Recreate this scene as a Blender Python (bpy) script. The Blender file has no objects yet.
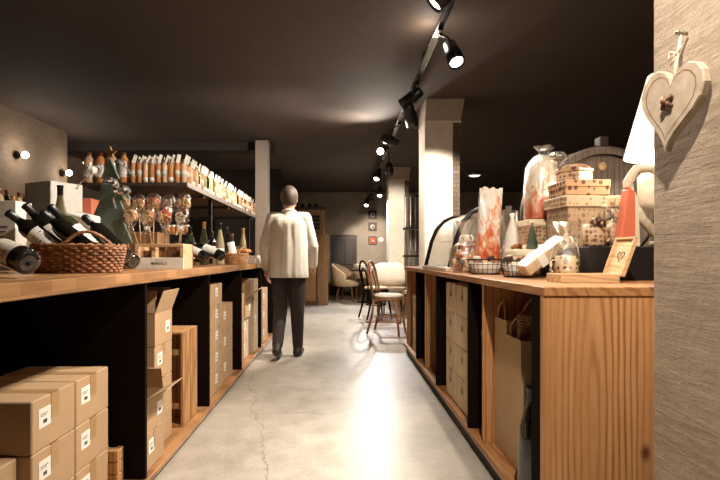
import bpy, bmesh, math, random
from mathutils import Matrix, Vector, Euler, noise
PI = math.pi
random.seed(7)
scene = bpy.context.scene
COL = scene.collection

# ------------------------------------------------------------------ camera, world, exposure
cam_data = bpy.data.cameras.new('camera'); cam = bpy.data.objects.new('camera', cam_data); COL.objects.link(cam)
cam.location = (0, 0, 1.0); cam.rotation_euler = (PI / 2, 0, 0)
cam_data.sensor_width = 36; cam_data.lens = 24
cam_data.shift_x = 20 / 720; cam_data.shift_y = 17 / 720
cam_data.clip_start = 0.05
scene.camera = cam
world = bpy.data.worlds.new('world'); scene.world = world; world.use_nodes = True
world.node_tree.nodes['Background'].inputs[0].default_value = (1.0, 0.84, 0.70, 1)
world.node_tree.nodes['Background'].inputs[1].default_value = 0.05
scene.view_settings.view_transform = 'Standard'; scene.view_settings.look = 'None'
scene.view_settings.exposure = 0.0; scene.view_settings.gamma = 1.0
scene.view_settings.use_curve_mapping = False
WARM = (1.0, 0.90, 0.78)

# ------------------------------------------------------------------ materials
def rgb(r, g, b):
    f = lambda c: (c / 255 / 12.92) if c / 255 <= .04045 else ((c / 255 + .055) / 1.055) ** 2.4
    return (f(r), f(g), f(b), 1)
class NT:
    def __init__(s, name):
        s.m = bpy.data.materials.new(name); s.m.use_nodes = True
        s.t = s.m.node_tree; s.b = s.t.nodes['Principled BSDF']; s.out = s.t.nodes['Material Output']
    def n(s, typ, **kw):
        nd = s.t.nodes.new(typ)
        for k, v in kw.items():
            if k in nd.inputs.keys() if isinstance(k, str) else False: nd.inputs[k].default_value = v
            else: setattr(nd, k, v)
        return nd
    def l(s, a, b): s.t.links.new(a, b)
    def coords(s, scale=(1, 1, 1), rot=(0, 0, 0), kind='Object'):
        tc = s.n('ShaderNodeTexCoord'); mp = s.n('ShaderNodeMapping')
        mp.inputs['Scale'].default_value = scale; mp.inputs['Rotation'].default_value = rot
        s.l(tc.outputs[kind], mp.inputs[0]); return mp.outputs[0]
    def noise(s, vec, scale, detail=4, rough=.55, dist=0):
        nd = s.n('ShaderNodeTexNoise'); nd.inputs['Scale'].default_value = scale; nd.inputs['Detail'].default_value = detail
        nd.inputs['Roughness'].default_value = rough; nd.inputs['Distortion'].default_value = dist
        if vec is not None: s.l(vec, nd.inputs['Vector'])
        return nd.outputs['Fac']
    def ramp(s, fac, *stops, interp='LINEAR'):
        r = s.n('ShaderNodeValToRGB'); e = r.color_ramp.elements; r.color_ramp.interpolation = interp
        while len(e) < len(stops): e.new(.5)
        for k, (p, c) in enumerate(stops): e[k].position = p; e[k].color = c
        s.l(fac, r.inputs[0]); return r.outputs[0]
    def mix(s, fac, a, b, mode='MIX'):
        x = s.n('ShaderNodeMix'); x.data_type = 'RGBA'; x.blend_type = mode
        for v, i in ((fac, 0), (a, 6), (b, 7)):
            if isinstance(v, (int, float)): x.inputs[i].default_value = v
            elif isinstance(v, tuple): x.inputs[i].default_value = v
            else: s.l(v, x.inputs[i])
        return x.outputs[2]
    def math(s, op, a, b=None):
        x = s.n('ShaderNodeMath'); x.operation = op
        for v, i in ((a, 0), (b, 1)):
            if v is None: continue
            if isinstance(v, (int, float)): x.inputs[i].default_value = v
            else: s.l(v, x.inputs[i])
        return x.outputs[0]
    def bump(s, h, strength=.3, dist=.01):
        b = s.n('ShaderNodeBump'); b.inputs['Strength'].default_value = strength; b.inputs['Distance'].default_value = dist
        s.l(h, b.inputs['Height']); s.l(b.outputs[0], s.b.inputs['Normal'])
    def base(s, c):
        if isinstance(c, tuple): s.b.inputs['Base Color'].default_value = c
        else: s.l(c, s.b.inputs['Base Color'])
        return s
    def rough(s, v):
        if isinstance(v, (int, float)): s.b.inputs['Roughness'].default_value = v
        else: s.l(v, s.b.inputs['Roughness'])
        return s
    def metal(s, v): s.b.inputs['Metallic'].default_value = v; return s
def plain(name, c, rough=.6, metal=0, vary=.12, scale=25):
    t = NT(name); v = t.coords()
    dark = tuple(x * (1 - vary) for x in c[:3]) + (1,); light = tuple(min(1, x * (1 + vary)) for x in c[:3]) + (1,)
    t.base(t.ramp(t.noise(v, scale), (.3, dark), (.7, light))).rough(rough).metal(metal)
    return t.m
def emit(name, c, strength):
    t = NT(name); t.base((0, 0, 0, 1)); t.b.inputs['Emission Color'].default_value = c; t.b.inputs['Emission Strength'].default_value = strength
    return t.m
M = {}
def wood(name, c_light, c_mid, c_dark, axis='Z', bands=7, rough=.5, knots=False, seams=None):
    t = NT(name)
    sc = {'Z': (1, 1, .09), 'Y': (1, .09, 1), 'X': (.09, 1, 1)}[axis]
    v = t.coords(sc)
    w = t.n('ShaderNodeTexWave'); w.wave_type = 'BANDS'; w.bands_direction = 'DIAGONAL' if axis != 'Z' else 'X'
    w.inputs['Scale'].default_value = bands; w.inputs['Distortion'].default_value = 5.5; w.inputs['Detail'].default_value = 2.5
    w.inputs['Detail Scale'].default_value = 1.3
    t.l(v, w.inputs['Vector'])
    fine = t.noise(v, 90, 3)
    c = t.ramp(w.outputs['Fac'], (0, c_dark), (.22, c_mid), (.7, c_light), (1, c_mid))
    c = t.mix(.35, c, t.ramp(fine, (.3, c_dark), (.7, c_light)))
    if knots:
        vo = t.n('ShaderNodeTexVoronoi'); vo.inputs['Scale'].default_value = 2.6; t.l(t.coords((1, 1, .55)), vo.inputs['Vector'])
        k = t.ramp(vo.outputs['Distance'], (.03, (1, 1, 1, 1)), (.075, (0, 0, 0, 1)))
        c = t.mix(k, c, tuple(x * .35 for x in c_dark[:3]) + (1,))
    t.base(c).rough(rough); t.bump(w.outputs['Fac'], .08, .003)
    return t.m
def larch_mat(name, cx, cz):              # nested long grain loops around (cx, cz), straight grain away from them
    t = NT(name); tc = t.n('ShaderNodeTexCoord'); mp = t.n('ShaderNodeMapping'); t.l(tc.outputs['Object'], mp.inputs[0])
    mp.inputs['Location'].default_value = (-cx, 0, -cz * .07); mp.inputs['Scale'].default_value = (1, 1, .07)
    w = t.n('ShaderNodeTexWave'); w.wave_type = 'RINGS'; w.rings_direction = 'Y'; w.inputs['Scale'].default_value = 15; w.inputs['Distortion'].default_value = 4.0
    w.inputs['Detail'].default_value = 3; w.inputs['Detail Scale'].default_value = 1.6; t.l(mp.outputs[0], w.inputs['Vector'])
    v = t.coords((1, 1, .05)); fine = t.noise(v, 120, 3); wide = t.noise(v, 9, 3)
    line = t.ramp(w.outputs['Fac'], (.0, rgb(122, 72, 36)), (.16, rgb(160, 104, 60)), (.42, rgb(200, 144, 92)), (1, rgb(210, 156, 104)))
    c = t.mix(t.math('MULTIPLY', t.ramp(wide, (.40, (.22, .22, .22, 1)), (.60, (1, 1, 1, 1))), .78), t.ramp(wide, (.3, rgb(186, 130, 80)), (.7, rgb(208, 154, 102))), line)
    c = t.mix(.22, c, t.ramp(fine, (.3, rgb(150, 96, 54)), (.7, rgb(216, 164, 112))))
    vo = t.n('ShaderNodeTexVoronoi'); vo.inputs['Scale'].default_value = 3.1; t.l(t.coords((1, 1, .6)), vo.inputs['Vector'])
    c = t.mix(t.ramp(vo.outputs['Distance'], (.02, (1, 1, 1, 1)), (.07, (0, 0, 0, 1))), c, rgb(110, 62, 32))
    t.base(c).rough(.45); t.bump(w.outputs['Fac'], .06, .002); return t.m
M['larch'] = larch_mat('larch', .17, .42)
M['larch_side'] = wood('larch_side', rgb(206, 152, 98), rgb(186, 130, 78), rgb(146, 94, 52), 'Z', 9, .5, True)
M['larch_edge'] = wood('larch_edge', rgb(194, 142, 90), rgb(176, 122, 74), rgb(140, 88, 46), 'Y', 9, .45)
M['crate_wood'] = wood('crate_wood', rgb(206, 160, 108), rgb(184, 134, 84), rgb(140, 92, 52), 'Z', 12, .6)
M['pale_wood'] = wood('pale_wood', rgb(228, 194, 150), rgb(212, 174, 128), rgb(180, 138, 94), 'X', 14, .55)
M['brown_wood'] = wood('brown_wood', rgb(140, 96, 62), rgb(112, 74, 46), rgb(76, 46, 26), 'Z', 12, .55)
M['rustic_wood'] = wood('rustic_wood', rgb(176, 134, 92), rgb(146, 104, 66), rgb(96, 64, 38), 'Z', 7, .75)
M['dark_wood'] = wood('dark_wood', rgb(70, 52, 40), rgb(56, 41, 31), rgb(38, 27, 20), 'Z', 9, .5)
M['barrel_wood'] = wood('barrel_wood', rgb(126, 110, 96), rgb(106, 91, 79), rgb(76, 64, 54), 'Z', 9, .65)
M['chair_wood'] = wood('chair_wood', rgb(150, 98, 58), rgb(122, 76, 42), rgb(84, 48, 26), 'Z', 14, .4)

def butcher(name):                      # finger-jointed strips
    t = NT(name)
    tc = t.n('ShaderNodeTexCoord'); sx = t.n('ShaderNodeSeparateXYZ'); t.l(tc.outputs['Object'], sx.inputs[0])
    cx = t.n('ShaderNodeCombineXYZ'); t.l(sx.outputs['Y'], cx.inputs['X'])
    t.l(t.math('ADD', sx.outputs['X'], t.math('MULTIPLY', sx.outputs['Z'], 1.0)), cx.inputs['Y'])
    br = t.n('ShaderNodeTexBrick'); t.l(cx.outputs[0], br.inputs['Vector'])
    br.inputs['Scale'].default_value = 1; br.inputs['Brick Width'].default_value = .13; br.inputs['Row Height'].default_value = .045
    br.inputs['Mortar Size'].default_value = .0008; br.inputs['Mortar'].default_value = rgb(120, 76, 40)
    br.inputs['Color1'].default_value = rgb(190, 140, 92); br.inputs['Color2'].default_value = rgb(112, 72, 42)
    br.inputs['Bias'].default_value = -.1
    v = t.coords((1, .08, 1)); f = t.noise(v, 60, 4)
    c = t.mix(.2, br.outputs['Color'], t.ramp(f, (.35, rgb(130, 86, 50)), (.65, rgb(204, 156, 106))))
    t.base(c).rough(.42); return t.m
M['butcher'] = butcher('butcher_block')

def cardboard(name, c):
    t = NT(name); v = t.coords((1, 1, 1))
    a = t.noise(v, 5, 3); b = t.noise(t.coords((1, 1, 30)), 14, 2)
    d = tuple(x * .84 for x in c[:3]) + (1,)
    t.base(t.mix(.3, t.ramp(a, (.3, d), (.7, c)), t.ramp(b, (.3, d), (.7, c)))).rough(.8); t.bump(b, .05, .002)
    return t.m
M['card'] = cardboard('cardboard', rgb(188, 154, 116))
M['card_pale'] = cardboard('cardboard_pale', rgb(214, 190, 156))
M['kraft'] = cardboard('kraft_paper', rgb(184, 152, 112))
M['tape'] = plain('parcel_tape', rgb(172, 136, 94), .3, 0, .05)
M['paper'] = plain('white_paper', rgb(238, 232, 220), .6, 0, .04)
M['white_card'] = plain('white_card', rgb(232, 226, 214), .5, 0, .05)
M['print'] = plain('black_print', rgb(36, 30, 27), .6)
M['grey_card'] = plain('grey_card', rgb(160, 148, 134), .7)
M['red_card'] = plain('red_card', rgb(226, 122, 90), .4, 0, .1, 8)
M['cream'] = plain('cream_paper', rgb(234, 214, 182), .5, 0, .1, 12)

def floor_mat():
    t = NT('polished_concrete'); v = t.coords()
    a = t.noise(v, .9, 6, .6); b = t.noise(v, 7, 6, .65); c0 = t.noise(v, 60, 3)
    c = t.mix(.5, t.ramp(a, (.32, rgb(148, 138, 125)), (.5, rgb(176, 166, 152)), (.72, rgb(200, 190, 176))), t.ramp(b, (.3, rgb(142, 132, 119)), (.72, rgb(206, 196, 182))))
    c = t.mix(.12, c, t.ramp(c0, (.3, rgb(120, 110, 98)), (.7, rgb(220, 212, 200))))
    sx = t.n('ShaderNodeSeparateXYZ'); t.l(v, sx.inputs[0])
    wob = t.math('MULTIPLY', t.math('SUBTRACT', t.noise(v, 2.6, 5, .7), .5), .26)
    def crack(p, q, r, lim, w, comp):     # p*x + q*y + r + wobble = 0
        e = t.math('ADD', t.math('ADD', t.math('MULTIPLY', sx.outputs['X'], p), t.math('MULTIPLY', sx.outputs['Y'], q)), r)
        e = t.math('ABSOLUTE', t.math('ADD', e, wob)); k = t.math('LESS_THAN', e, w)
        k = t.math('MULTIPLY', k, t.math('GREATER_THAN', sx.outputs[comp], lim[0])); return t.math('MULTIPLY', k, t.math('LESS_THAN', sx.outputs[comp], lim[1]))
    k = crack(1, .228, -.167, (1.2, 5.2), .0035, 'Y')
    k = t.math('MAXIMUM', k, crack(.05, 1, -3.05, (-.5, -.1), .0035, 'X'))
    k = t.math('MAXIMUM', k, crack(.6, 1, -5.85, (-.5, .2), .006, 'X'))
    c = t.mix(t.math('MULTIPLY', k, .5), c, rgb(84, 72, 60))
    t.base(c); t.rough(t.math('ADD', t.math('MULTIPLY', b, .22), .27)); t.b.inputs['Specular IOR Level'].default_value = .38
    t.bump(b, .03, .003); return t.m
M['floor'] = floor_mat()
def wall_mat(name, c1, c2, c3, boards=False, strength=.4, sc=3):
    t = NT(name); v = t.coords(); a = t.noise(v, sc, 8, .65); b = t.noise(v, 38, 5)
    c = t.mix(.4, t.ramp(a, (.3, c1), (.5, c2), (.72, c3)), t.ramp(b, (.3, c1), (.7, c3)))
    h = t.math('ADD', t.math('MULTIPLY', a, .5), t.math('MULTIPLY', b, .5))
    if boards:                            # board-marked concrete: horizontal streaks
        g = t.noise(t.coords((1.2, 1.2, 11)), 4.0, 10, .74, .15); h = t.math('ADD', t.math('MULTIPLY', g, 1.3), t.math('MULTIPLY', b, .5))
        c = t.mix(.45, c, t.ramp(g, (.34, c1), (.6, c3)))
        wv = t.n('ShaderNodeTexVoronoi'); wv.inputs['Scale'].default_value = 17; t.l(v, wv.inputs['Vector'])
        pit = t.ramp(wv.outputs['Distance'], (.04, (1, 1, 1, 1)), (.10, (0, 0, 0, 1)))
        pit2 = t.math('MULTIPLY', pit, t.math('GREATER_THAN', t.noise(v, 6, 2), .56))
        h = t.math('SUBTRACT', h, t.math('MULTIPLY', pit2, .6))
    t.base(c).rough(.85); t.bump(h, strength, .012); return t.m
M['pillar'] = wall_mat('board_marked_concrete', rgb(132, 112, 92), rgb(154, 133, 110), rgb(174, 154, 130), True, .45)
M['plaster'] = wall_mat('pillar_plaster', rgb(196, 180, 160), rgb(218, 204, 186), rgb(232, 222, 206), False, .2)
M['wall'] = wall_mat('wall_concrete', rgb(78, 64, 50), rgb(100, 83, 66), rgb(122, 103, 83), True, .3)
M['back_wall'] = wall_mat('back_wall_plaster', rgb(148, 132, 114), rgb(168, 152, 134), rgb(186, 172, 154), False, .25)
M['dark_wall'] = wall_mat('dark_wall', rgb(40, 32, 27), rgb(48, 39, 33), rgb(56, 46, 39), False, .2)
M['ceiling'] = wall_mat('ceiling_dark_plaster', rgb(70, 57, 48), rgb(78, 64, 54), rgb(86, 71, 60), False, .12, 1.2)
def brick_mat():
    t = NT('pillar_brick'); br = t.n('ShaderNodeTexBrick')
    t.l(t.coords((1, 1, 1), (PI / 2, 0, 0)), br.inputs['Vector']); br.inputs['Scale'].default_value = 1
    br.inputs['Brick Width'].default_value = .11; br.inputs['Row Height'].default_value = .05; br.inputs['Mortar Size'].default_value = .008
    br.inputs['Color1'].default_value = rgb(112, 96, 80); br.inputs['Color2'].default_value = rgb(92, 78, 64); br.inputs['Mortar'].default_value = rgb(84, 70, 56)
    t.base(br.outputs['Color']).rough(.9); t.bump(br.outputs['Fac'], -.5, .01); return t.m
M['brick'] = brick_mat()
M['black'] = plain('black_board', rgb(25, 16, 12), .75, 0, .1, 6); M['black'].node_tree.nodes['Principled BSDF'].inputs['Specular IOR Level'].default_value = .03
M['kick'] = plain('black_kick_board', rgb(20, 15, 13), .6)
M['black_metal'] = plain('black_metal', rgb(26, 23, 22), .35, .3)
M['grey_metal'] = plain('brushed_metal', rgb(170, 158, 144), .35, .9)
M['steel'] = plain('steel', rgb(205, 196, 184), .25, .95)
M['shelf'] = plain('dark_shelf', rgb(78, 68, 60), .4, .2)
M['post'] = plain('grey_post_paint', rgb(158, 144, 130), .6, 0, .05)
def glassy(name, c, rough=.06, coat=1):
    t = NT(name); v = t.coords(); t.base(t.ramp(t.noise(v, 4), (.3, c), (.7, tuple(x * 1.4 for x in c[:3]) + (1,)))).rough(rough)
    t.b.inputs['Specular IOR Level'].default_value = .6; t.b.inputs['Coat Weight'].default_value = coat * .5; return t.m
M['bottle'] = glassy('dark_bottle_glass', rgb(24, 22, 18))
M['bottle_green'] = glassy('green_bottle_glass', rgb(48, 52, 34))
M['bottle_pale'] = glassy('pale_bottle_glass', rgb(150, 138, 104))
M['amber'] = glassy('amber_bottle_glass', rgb(206, 140, 90), .1)
M['amber_pale'] = glassy('pale_amber_glass', rgb(226, 190, 148), .1)
M['capsule'] = plain('black_capsule', rgb(28, 25, 25), .35)
M['cap_gold'] = plain('gold_cap', rgb(196, 150, 92), .3, .6)
M['cap_red'] = plain('red_capsule', rgb(120, 44, 34), .4)
def label_mat(name, bg, ink):
    t = NT(name); v = t.coords((1, 1, 1))
    sx = t.n('ShaderNodeSeparateXYZ'); t.l(v, sx.inputs[0])
    ln = t.math('GREATER_THAN', t.math('SINE', t.math('MULTIPLY', sx.outputs['Z'], 420)), .45)
    tx = t.math('GREATER_THAN', t.noise(t.coords((1, 1, .02)), 150, 1), .52)
    blk = t.math('GREATER_THAN', t.noise(t.coords((.01, .01, 1)), 34, 1), .5)
    t.base(t.mix(t.math('MULTIPLY', t.math('MULTIPLY', ln, tx), t.math('MULTIPLY', blk, .8)), bg, ink)).rough(.55); return t.m
M['label'] = label_mat('wine_label', rgb(226, 214, 192), rgb(50, 42, 36))
M['label_green'] = label_mat('green_wine_label', rgb(176, 182, 160), rgb(60, 66, 56))
M['label_white'] = label_mat('white_wine_label', rgb(240, 236, 226), rgb(70, 60, 52))
def cello(name, tint=(1, .97, .92, 1), a=.3):
    t = NT(name); v = t.coords(); tr = t.n('ShaderNodeBsdfTransparent'); tr.inputs[0].default_value = tint
    gl = t.n('ShaderNodeBsdfGlossy'); gl.inputs['Roughness'].default_value = .18; gl.inputs['Color'].default_value = (1, .97, .92, 1)
    bu = t.n('ShaderNodeBump'); bu.inputs['Strength'].default_value = .8; bu.inputs['Distance'].default_value = .01
    t.l(t.noise(v, 38, 3, .6, 1.2), bu.inputs['Height']); t.l(bu.outputs[0], gl.inputs['Normal'])
    lw = t.n('ShaderNodeLayerWeight'); lw.inputs['Blend'].default_value = .35; t.l(bu.outputs[0], lw.inputs['Normal'])
    mx = t.n('ShaderNodeMixShader'); t.l(t.math('ADD', t.math('MULTIPLY', lw.outputs['Facing'], .5), a * .5), mx.inputs[0])
    t.l(tr.outputs[0], mx.inputs[1]); t.l(gl.outputs[0], mx.inputs[2]); t.l(mx.outputs[0], t.out.inputs['Surface']); return t.m
M['cello'] = cello('cellophane')
M['glass'] = cello('clear_glass', (.96, .97, .96, 1), .12)
M['foil'] = plain('silver_foil', rgb(216, 208, 200), .22, .9)
M['ribbon_white'] = plain('white_ribbon', rgb(244, 238, 226), .35)
M['ribbon_silver'] = plain('silver_ribbon', rgb(206, 198, 188), .25, .7)
M['tree_green'] = plain('dark_green_paint', rgb(96, 108, 92), .6)
M['cookie'] = plain('baked_biscuit', rgb(196, 132, 80), .7, 0, .35, 40)
M['choc'] = plain('dark_chocolate', rgb(84, 46, 28), .4)
M['almond'] = plain('almond', rgb(234, 204, 156), .6)
M['terracotta'] = plain('red_biscuit', rgb(190, 92, 56), .6, 0, .3, 30)
def wicker_mat(name, a, b):
    t = NT(name); v = t.coords(); t.base(t.ramp(t.noise(v, 45, 3), (.3, a), (.7, b))).rough(.55); return t.m
M['wicker'] = wicker_mat('brown_wicker', rgb(112, 68, 42), rgb(176, 122, 80))
M['wicker_pale'] = wicker_mat('pale_wicker', rgb(150, 102, 60), rgb(206, 158, 104))
M['rope'] = wicker_mat('natural_rope', rgb(206, 188, 160), rgb(236, 220, 194))
def dots_mat(name, bg, dot, scale, r0=.18, second=None):
    t = NT(name); vo = t.n('ShaderNodeTexVoronoi'); vo.inputs['Scale'].default_value = scale; vo.inputs['Randomness'].default_value = .35
    t.l(t.coords(), vo.inputs['Vector'])
    k = t.math('LESS_THAN', vo.outputs['Distance'], r0 * 1.6)
    col = dot if second is None else t.mix(t.math('GREATER_THAN', t.noise(t.coords(), scale * .7, 1), .5), dot, second)
    t.base(t.mix(k, bg, col)).rough(.45); return t.m
M['dots'] = dots_mat('dotted_paper', rgb(184, 142, 102), rgb(92, 56, 40), 34, .27)
M['flowers'] = dots_mat('flower_paper', rgb(176, 148, 116), rgb(128, 102, 74), 40, .28, rgb(168, 138, 108))
M['stars'] = dots_mat('cream_pattern_paper', rgb(194, 162, 128), rgb(128, 90, 60), 48, .27)
M['faces'] = dots_mat('red_dot_tin', rgb(224, 196, 160), rgb(176, 84, 56), 36, .30, rgb(110, 66, 46))
M['leaf_mug'] = dots_mat('brown_leaf_glaze', rgb(240, 222, 190), rgb(96, 60, 40), 42, .26)
def redwhite(name, thr):
    t = NT(name); v = t.coords((1, 1, .55)); a = t.noise(v, 20, 3, .6, .8)
    sx = t.n('ShaderNodeSeparateXYZ'); t.l(t.coords(), sx.inputs[0])
    z = t.math('ADD', t.math('MULTIPLY', sx.outputs['Z'], thr), a)
    t.base(t.ramp(z, (.40, rgb(178, 70, 38)), (.5, rgb(214, 104, 62)), (.62, rgb(232, 168, 126)), (.72, rgb(246, 238, 226)))).rough(.3); return t.m
M['redwhite'] = redwhite('red_white_wrapper', 1.1)
M['redcream'] = redwhite('red_cream_wrapper', .5)
M['fabric_white'] = plain('off_white_cloth', rgb(216, 205, 190), .9, 0, .07, 9)
M['fabric_dark'] = plain('dark_trouser_cloth', rgb(56, 47, 43), .9, 0, .15, 14)
M['shoe'] = plain('dark_brown_leather', rgb(50, 40, 34), .5)
M['skin'] = plain('skin', rgb(196, 148, 118), .55, 0, .06)
M['hair'] = plain('brown_hair', rgb(74, 56, 42), .6, 0, .3, 60)
M['upholstery'] = plain('beige_upholstery', rgb(206, 180, 146), .85, 0, .1)
M['wool'] = plain('white_fleece', rgb(236, 222, 202), .95, 0, .08, 60)
M['rug'] = dots_mat('red_brown_rug', rgb(84, 50, 36), rgb(122, 82, 58), 16, .22)
M['shade'] = None
def shade_mat():
    t = NT('lamp_shade_cloth'); v = t.coords((1, 1, .05)); t.base(t.ramp(t.noise(v, 120, 2), (.3, rgb(240, 226, 204)), (.7, rgb(252, 244, 230)))).rough(.8)
    t.b.inputs['Emission Color'].default_value = (1, .90, .76, 1); t.b.inputs['Emission Strength'].default_value = .75; return t.m
M['shade'] = shade_mat()
M['ceramic'] = plain('white_ceramic', rgb(244, 232, 214), .3, 0, .03)
M['wood_white'] = plain('whitewashed_wood', rgb(176, 158, 136), .75, 0, .18, 30)
M['lamp_on'] = emit('lit_lens', (1, .90, .76, 1), 16)
M['lamp_cool'] = emit('lit_cool_lens', (.86, .95, 1, 1), 16)
M['art_light'] = plain('pale_print', rgb(226, 214, 198), .5)
M['art_dark'] = plain('dark_print', rgb(70, 40, 34), .5)
M['art_red'] = plain('red_print', rgb(196, 70, 40), .5)

# ------------------------------------------------------------------ mesh builder and object helpers
class MB:
    def __init__(s): s.v = []; s.f = []; s.sm = []; s.mi = []; s.T = Matrix.Identity(4); s.k = 0
    def add(s, vs, fs, smooth=False):
        o = len(s.v); s.v += [tuple(s.T @ Vector(p)) for p in vs]
        for f in fs: s.f.append([i + o for i in f]); s.sm.append(smooth); s.mi.append(s.k)
        return s
    def box(s, x0, x1, y0, y1, z0, z1):
        return s.add([(x0, y0, z0), (x1, y0, z0), (x1, y1, z0), (x0, y1, z0), (x0, y0, z1), (x1, y0, z1), (x1, y1, z1), (x0, y1, z1)],
                     [(0, 3, 2, 1), (4, 5, 6, 7), (0, 1, 5, 4), (1, 2, 6, 5), (2, 3, 7, 6), (3, 0, 4, 7)])
    def bar(s, a, b, w, h, up=(0, 0, 1)):       # a box whose long axis runs a -> b
        a, b = Vector(a), Vector(b); d = (b - a); L = d.length; y = d.normalized(); u = Vector(up)
        if abs(y.dot(u)) > .98: u = Vector((1, 0, 0))
        x = y.cross(u).normalized(); z = x.cross(y)
        old = s.T; s.T = old @ Matrix(((x.x, y.x, z.x, a.x), (x.y, y.y, z.y, a.y), (x.z, y.z, z.z, a.z), (0, 0, 0, 1)))
        s.box(-w / 2, w / 2, 0, L, -h / 2, h / 2); s.T = old; return s
    def lathe(s, prof, n=20, c=(0, 0, 0), a0=0, a1=2 * PI, wob=None, smooth=True):
        full = abs(a1 - a0 - 2 * PI) < 1e-6; m = n if full else n + 1; vs = []; fs = []
        for j, (r, z) in enumerate(prof):
            for i in range(m):
                a = a0 + (a1 - a0) * i / n; rr = r * (wob(a, j) if wob else 1)
                vs.append((c[0] + rr * math.cos(a), c[1] + rr * math.sin(a), c[2] + z))
        for j in range(len(prof) - 1):
            for i in range(n):
                k = (i + 1) % m
                fs.append((j * m + i, j * m + k, (j + 1) * m + k, (j + 1) * m + i))
        if full:
            if prof[0][0] > 1e-5: fs.append(tuple(range(m - 1, -1, -1)))
            if prof[-1][0] > 1e-5: fs.append(tuple((len(prof) - 1) * m + i for i in range(m)))
        s.add(vs, fs, smooth); return s
    def tube(s, pts, r, n=8, closed=False, smooth=True):
        P = [Vector(p) for p in pts]; N = len(P); R = r if isinstance(r, (list, tuple)) else [r] * N
        vs = []; fs = []; up = None
        for i in range(N):
            a = P[(i - 1) % N] if (closed or i > 0) else P[i]; b = P[(i + 1) % N] if (closed or i < N - 1) else P[i]
            t = (b - a).normalized() if (b - a).length > 1e-9 else Vector((0, 0, 1))
            if up is None: up = t.orthogonal().normalized()
            up = (up - t * up.dot(t)); up = up.normalized() if up.length > 1e-6 else t.orthogonal().normalized()
            w = t.cross(up)
            for k in range(n):
                an = 2 * PI * k / n; vs.append(tuple(P[i] + (up * math.cos(an) + w * math.sin(an)) * R[i]))
        for i in range(N if closed else N - 1):
            j = (i + 1) % N
            for k in range(n): q = (k + 1) % n; fs.append((i * n + k, i * n + q, j * n + q, j * n + k))
        if not closed: fs.append(tuple(range(n - 1, -1, -1))); fs.append(tuple((N - 1) * n + k for k in range(n)))
        s.add(vs, fs, smooth); return s
    def prism(s, poly, y0, y1, smooth=False):   # polygon in x,z pushed along y
        n = len(poly); vs = [(p[0], y0, p[1]) for p in poly] + [(p[0], y1, p[1]) for p in poly]
        fs = [tuple(range(n)), tuple(range(2 * n - 1, n - 1, -1))] + [(i, i + n, (i + 1) % n + n, (i + 1) % n) for i in range(n)]
        return s.add(vs, fs, smooth)
    def ball(s, c, r, n=10, m=7):
        r = (r, r, r) if isinstance(r, (int, float)) else r; vs = [(c[0], c[1], c[2] - r[2])]; fs = []
        for j in range(1, m):
            th = -PI / 2 + PI * j / m
            for i in range(n): a = 2 * PI * i / n; vs.append((c[0] + r[0] * math.cos(th) * math.cos(a), c[1] + r[1] * math.cos(th) * math.sin(a), c[2] + r[2] * math.sin(th)))
        vs.append((c[0], c[1], c[2] + r[2])); T = len(vs) - 1
        for i in range(n): k = (i + 1) % n; fs.append((0, 1 + k, 1 + i)); fs.append((T, 1 + (m - 2) * n + i, 1 + (m - 2) * n + k))
        for j in range(m - 2):
            for i in range(n): k = (i + 1) % n; fs.append((1 + j * n + i, 1 + j * n + k, 1 + (j + 1) * n + k, 1 + (j + 1) * n + i))
        return s.add(vs, fs, True)
    def band(s, pts, wdir, w, th=.0008):        # ribbon strip along pts, width direction wdir
        P = [Vector(p) for p in pts]; d = Vector(wdir).normalized() * (w / 2); N = len(P); vs = []; fs = []
        for i, p in enumerate(P):
            a = P[max(i - 1, 0)]; b = P[min(i + 1, N - 1)]; t = (b - a)
            nn = t.cross(d); nn = nn.normalized() * th if nn.length > 1e-9 else Vector((0, 0, th))
            vs += [tuple(p - d - nn), tuple(p + d - nn), tuple(p + d + nn), tuple(p - d + nn)]
        for i in range(N - 1):
            for k in range(4): q = (k + 1) % 4; fs.append((i * 4 + k, i * 4 + q, i * 4 + 4 + q, i * 4 + 4 + k))
        fs.append((3, 2, 1, 0)); e = (N - 1) * 4; fs.append((e, e + 1, e + 2, e + 3))
        return s.add(vs, fs, False)
    def mesh(s, name, *mats, bevel=0, seg=1):
        me = bpy.data.meshes.new(name); me.from_pydata(s.v, [], s.f)
        for m in mats: me.materials.append(m)
        for p, a, k in zip(me.polygons, s.sm, s.mi): p.use_smooth = a; p.material_index = min(k, len(mats) - 1)
        b = bmesh.new(); b.from_mesh(me)
        bmesh.ops.recalc_face_normals(b, faces=b.faces)
        if bevel:
            es = [e for e in b.edges if len(e.link_faces) == 2 and e.calc_face_angle(0) > .6]
            bmesh.ops.bevel(b, geom=es, offset=bevel, segments=seg, affect='EDGES', profile=.5, clamp_overlap=True)
        b.to_mesh(me); b.free(); return me
def part(name, me, parent=None, kind=None, label=None):
    o = bpy.data.objects.new(name, me); COL.objects.link(o)
    if parent is not None: o.parent = parent
    if kind: o['kind'] = kind
    if label: o['label'] = label
    return o
def tag(o, label, cat, group=None, kind=None):
    o['label'] = label; o['category'] = cat
    if group: o['group'] = group
    if kind: o['kind'] = kind
    return o
def thing(name, label, cat, loc=(0, 0, 0), rz=0, group=None, mat=None):
    o = bpy.data.objects.new(name, None); COL.objects.link(o); o.empty_display_size = .05
    if mat is not None: o.matrix_basis = mat
    else: o.location = loc; o.rotation_euler = (0, 0, rz)
    return tag(o, label, cat, group)
def solo(name, me, label, cat, loc=(0, 0, 0), rz=0, group=None, mat=None):
    o = part(name, me)
    if mat is not None: o.matrix_basis = mat
    else: o.location = loc; o.rotation_euler = (0, 0, rz)
    return tag(o, label, cat, group)
def struct(name, me): o = part(name, me); o['kind'] = 'structure'; return o
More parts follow.
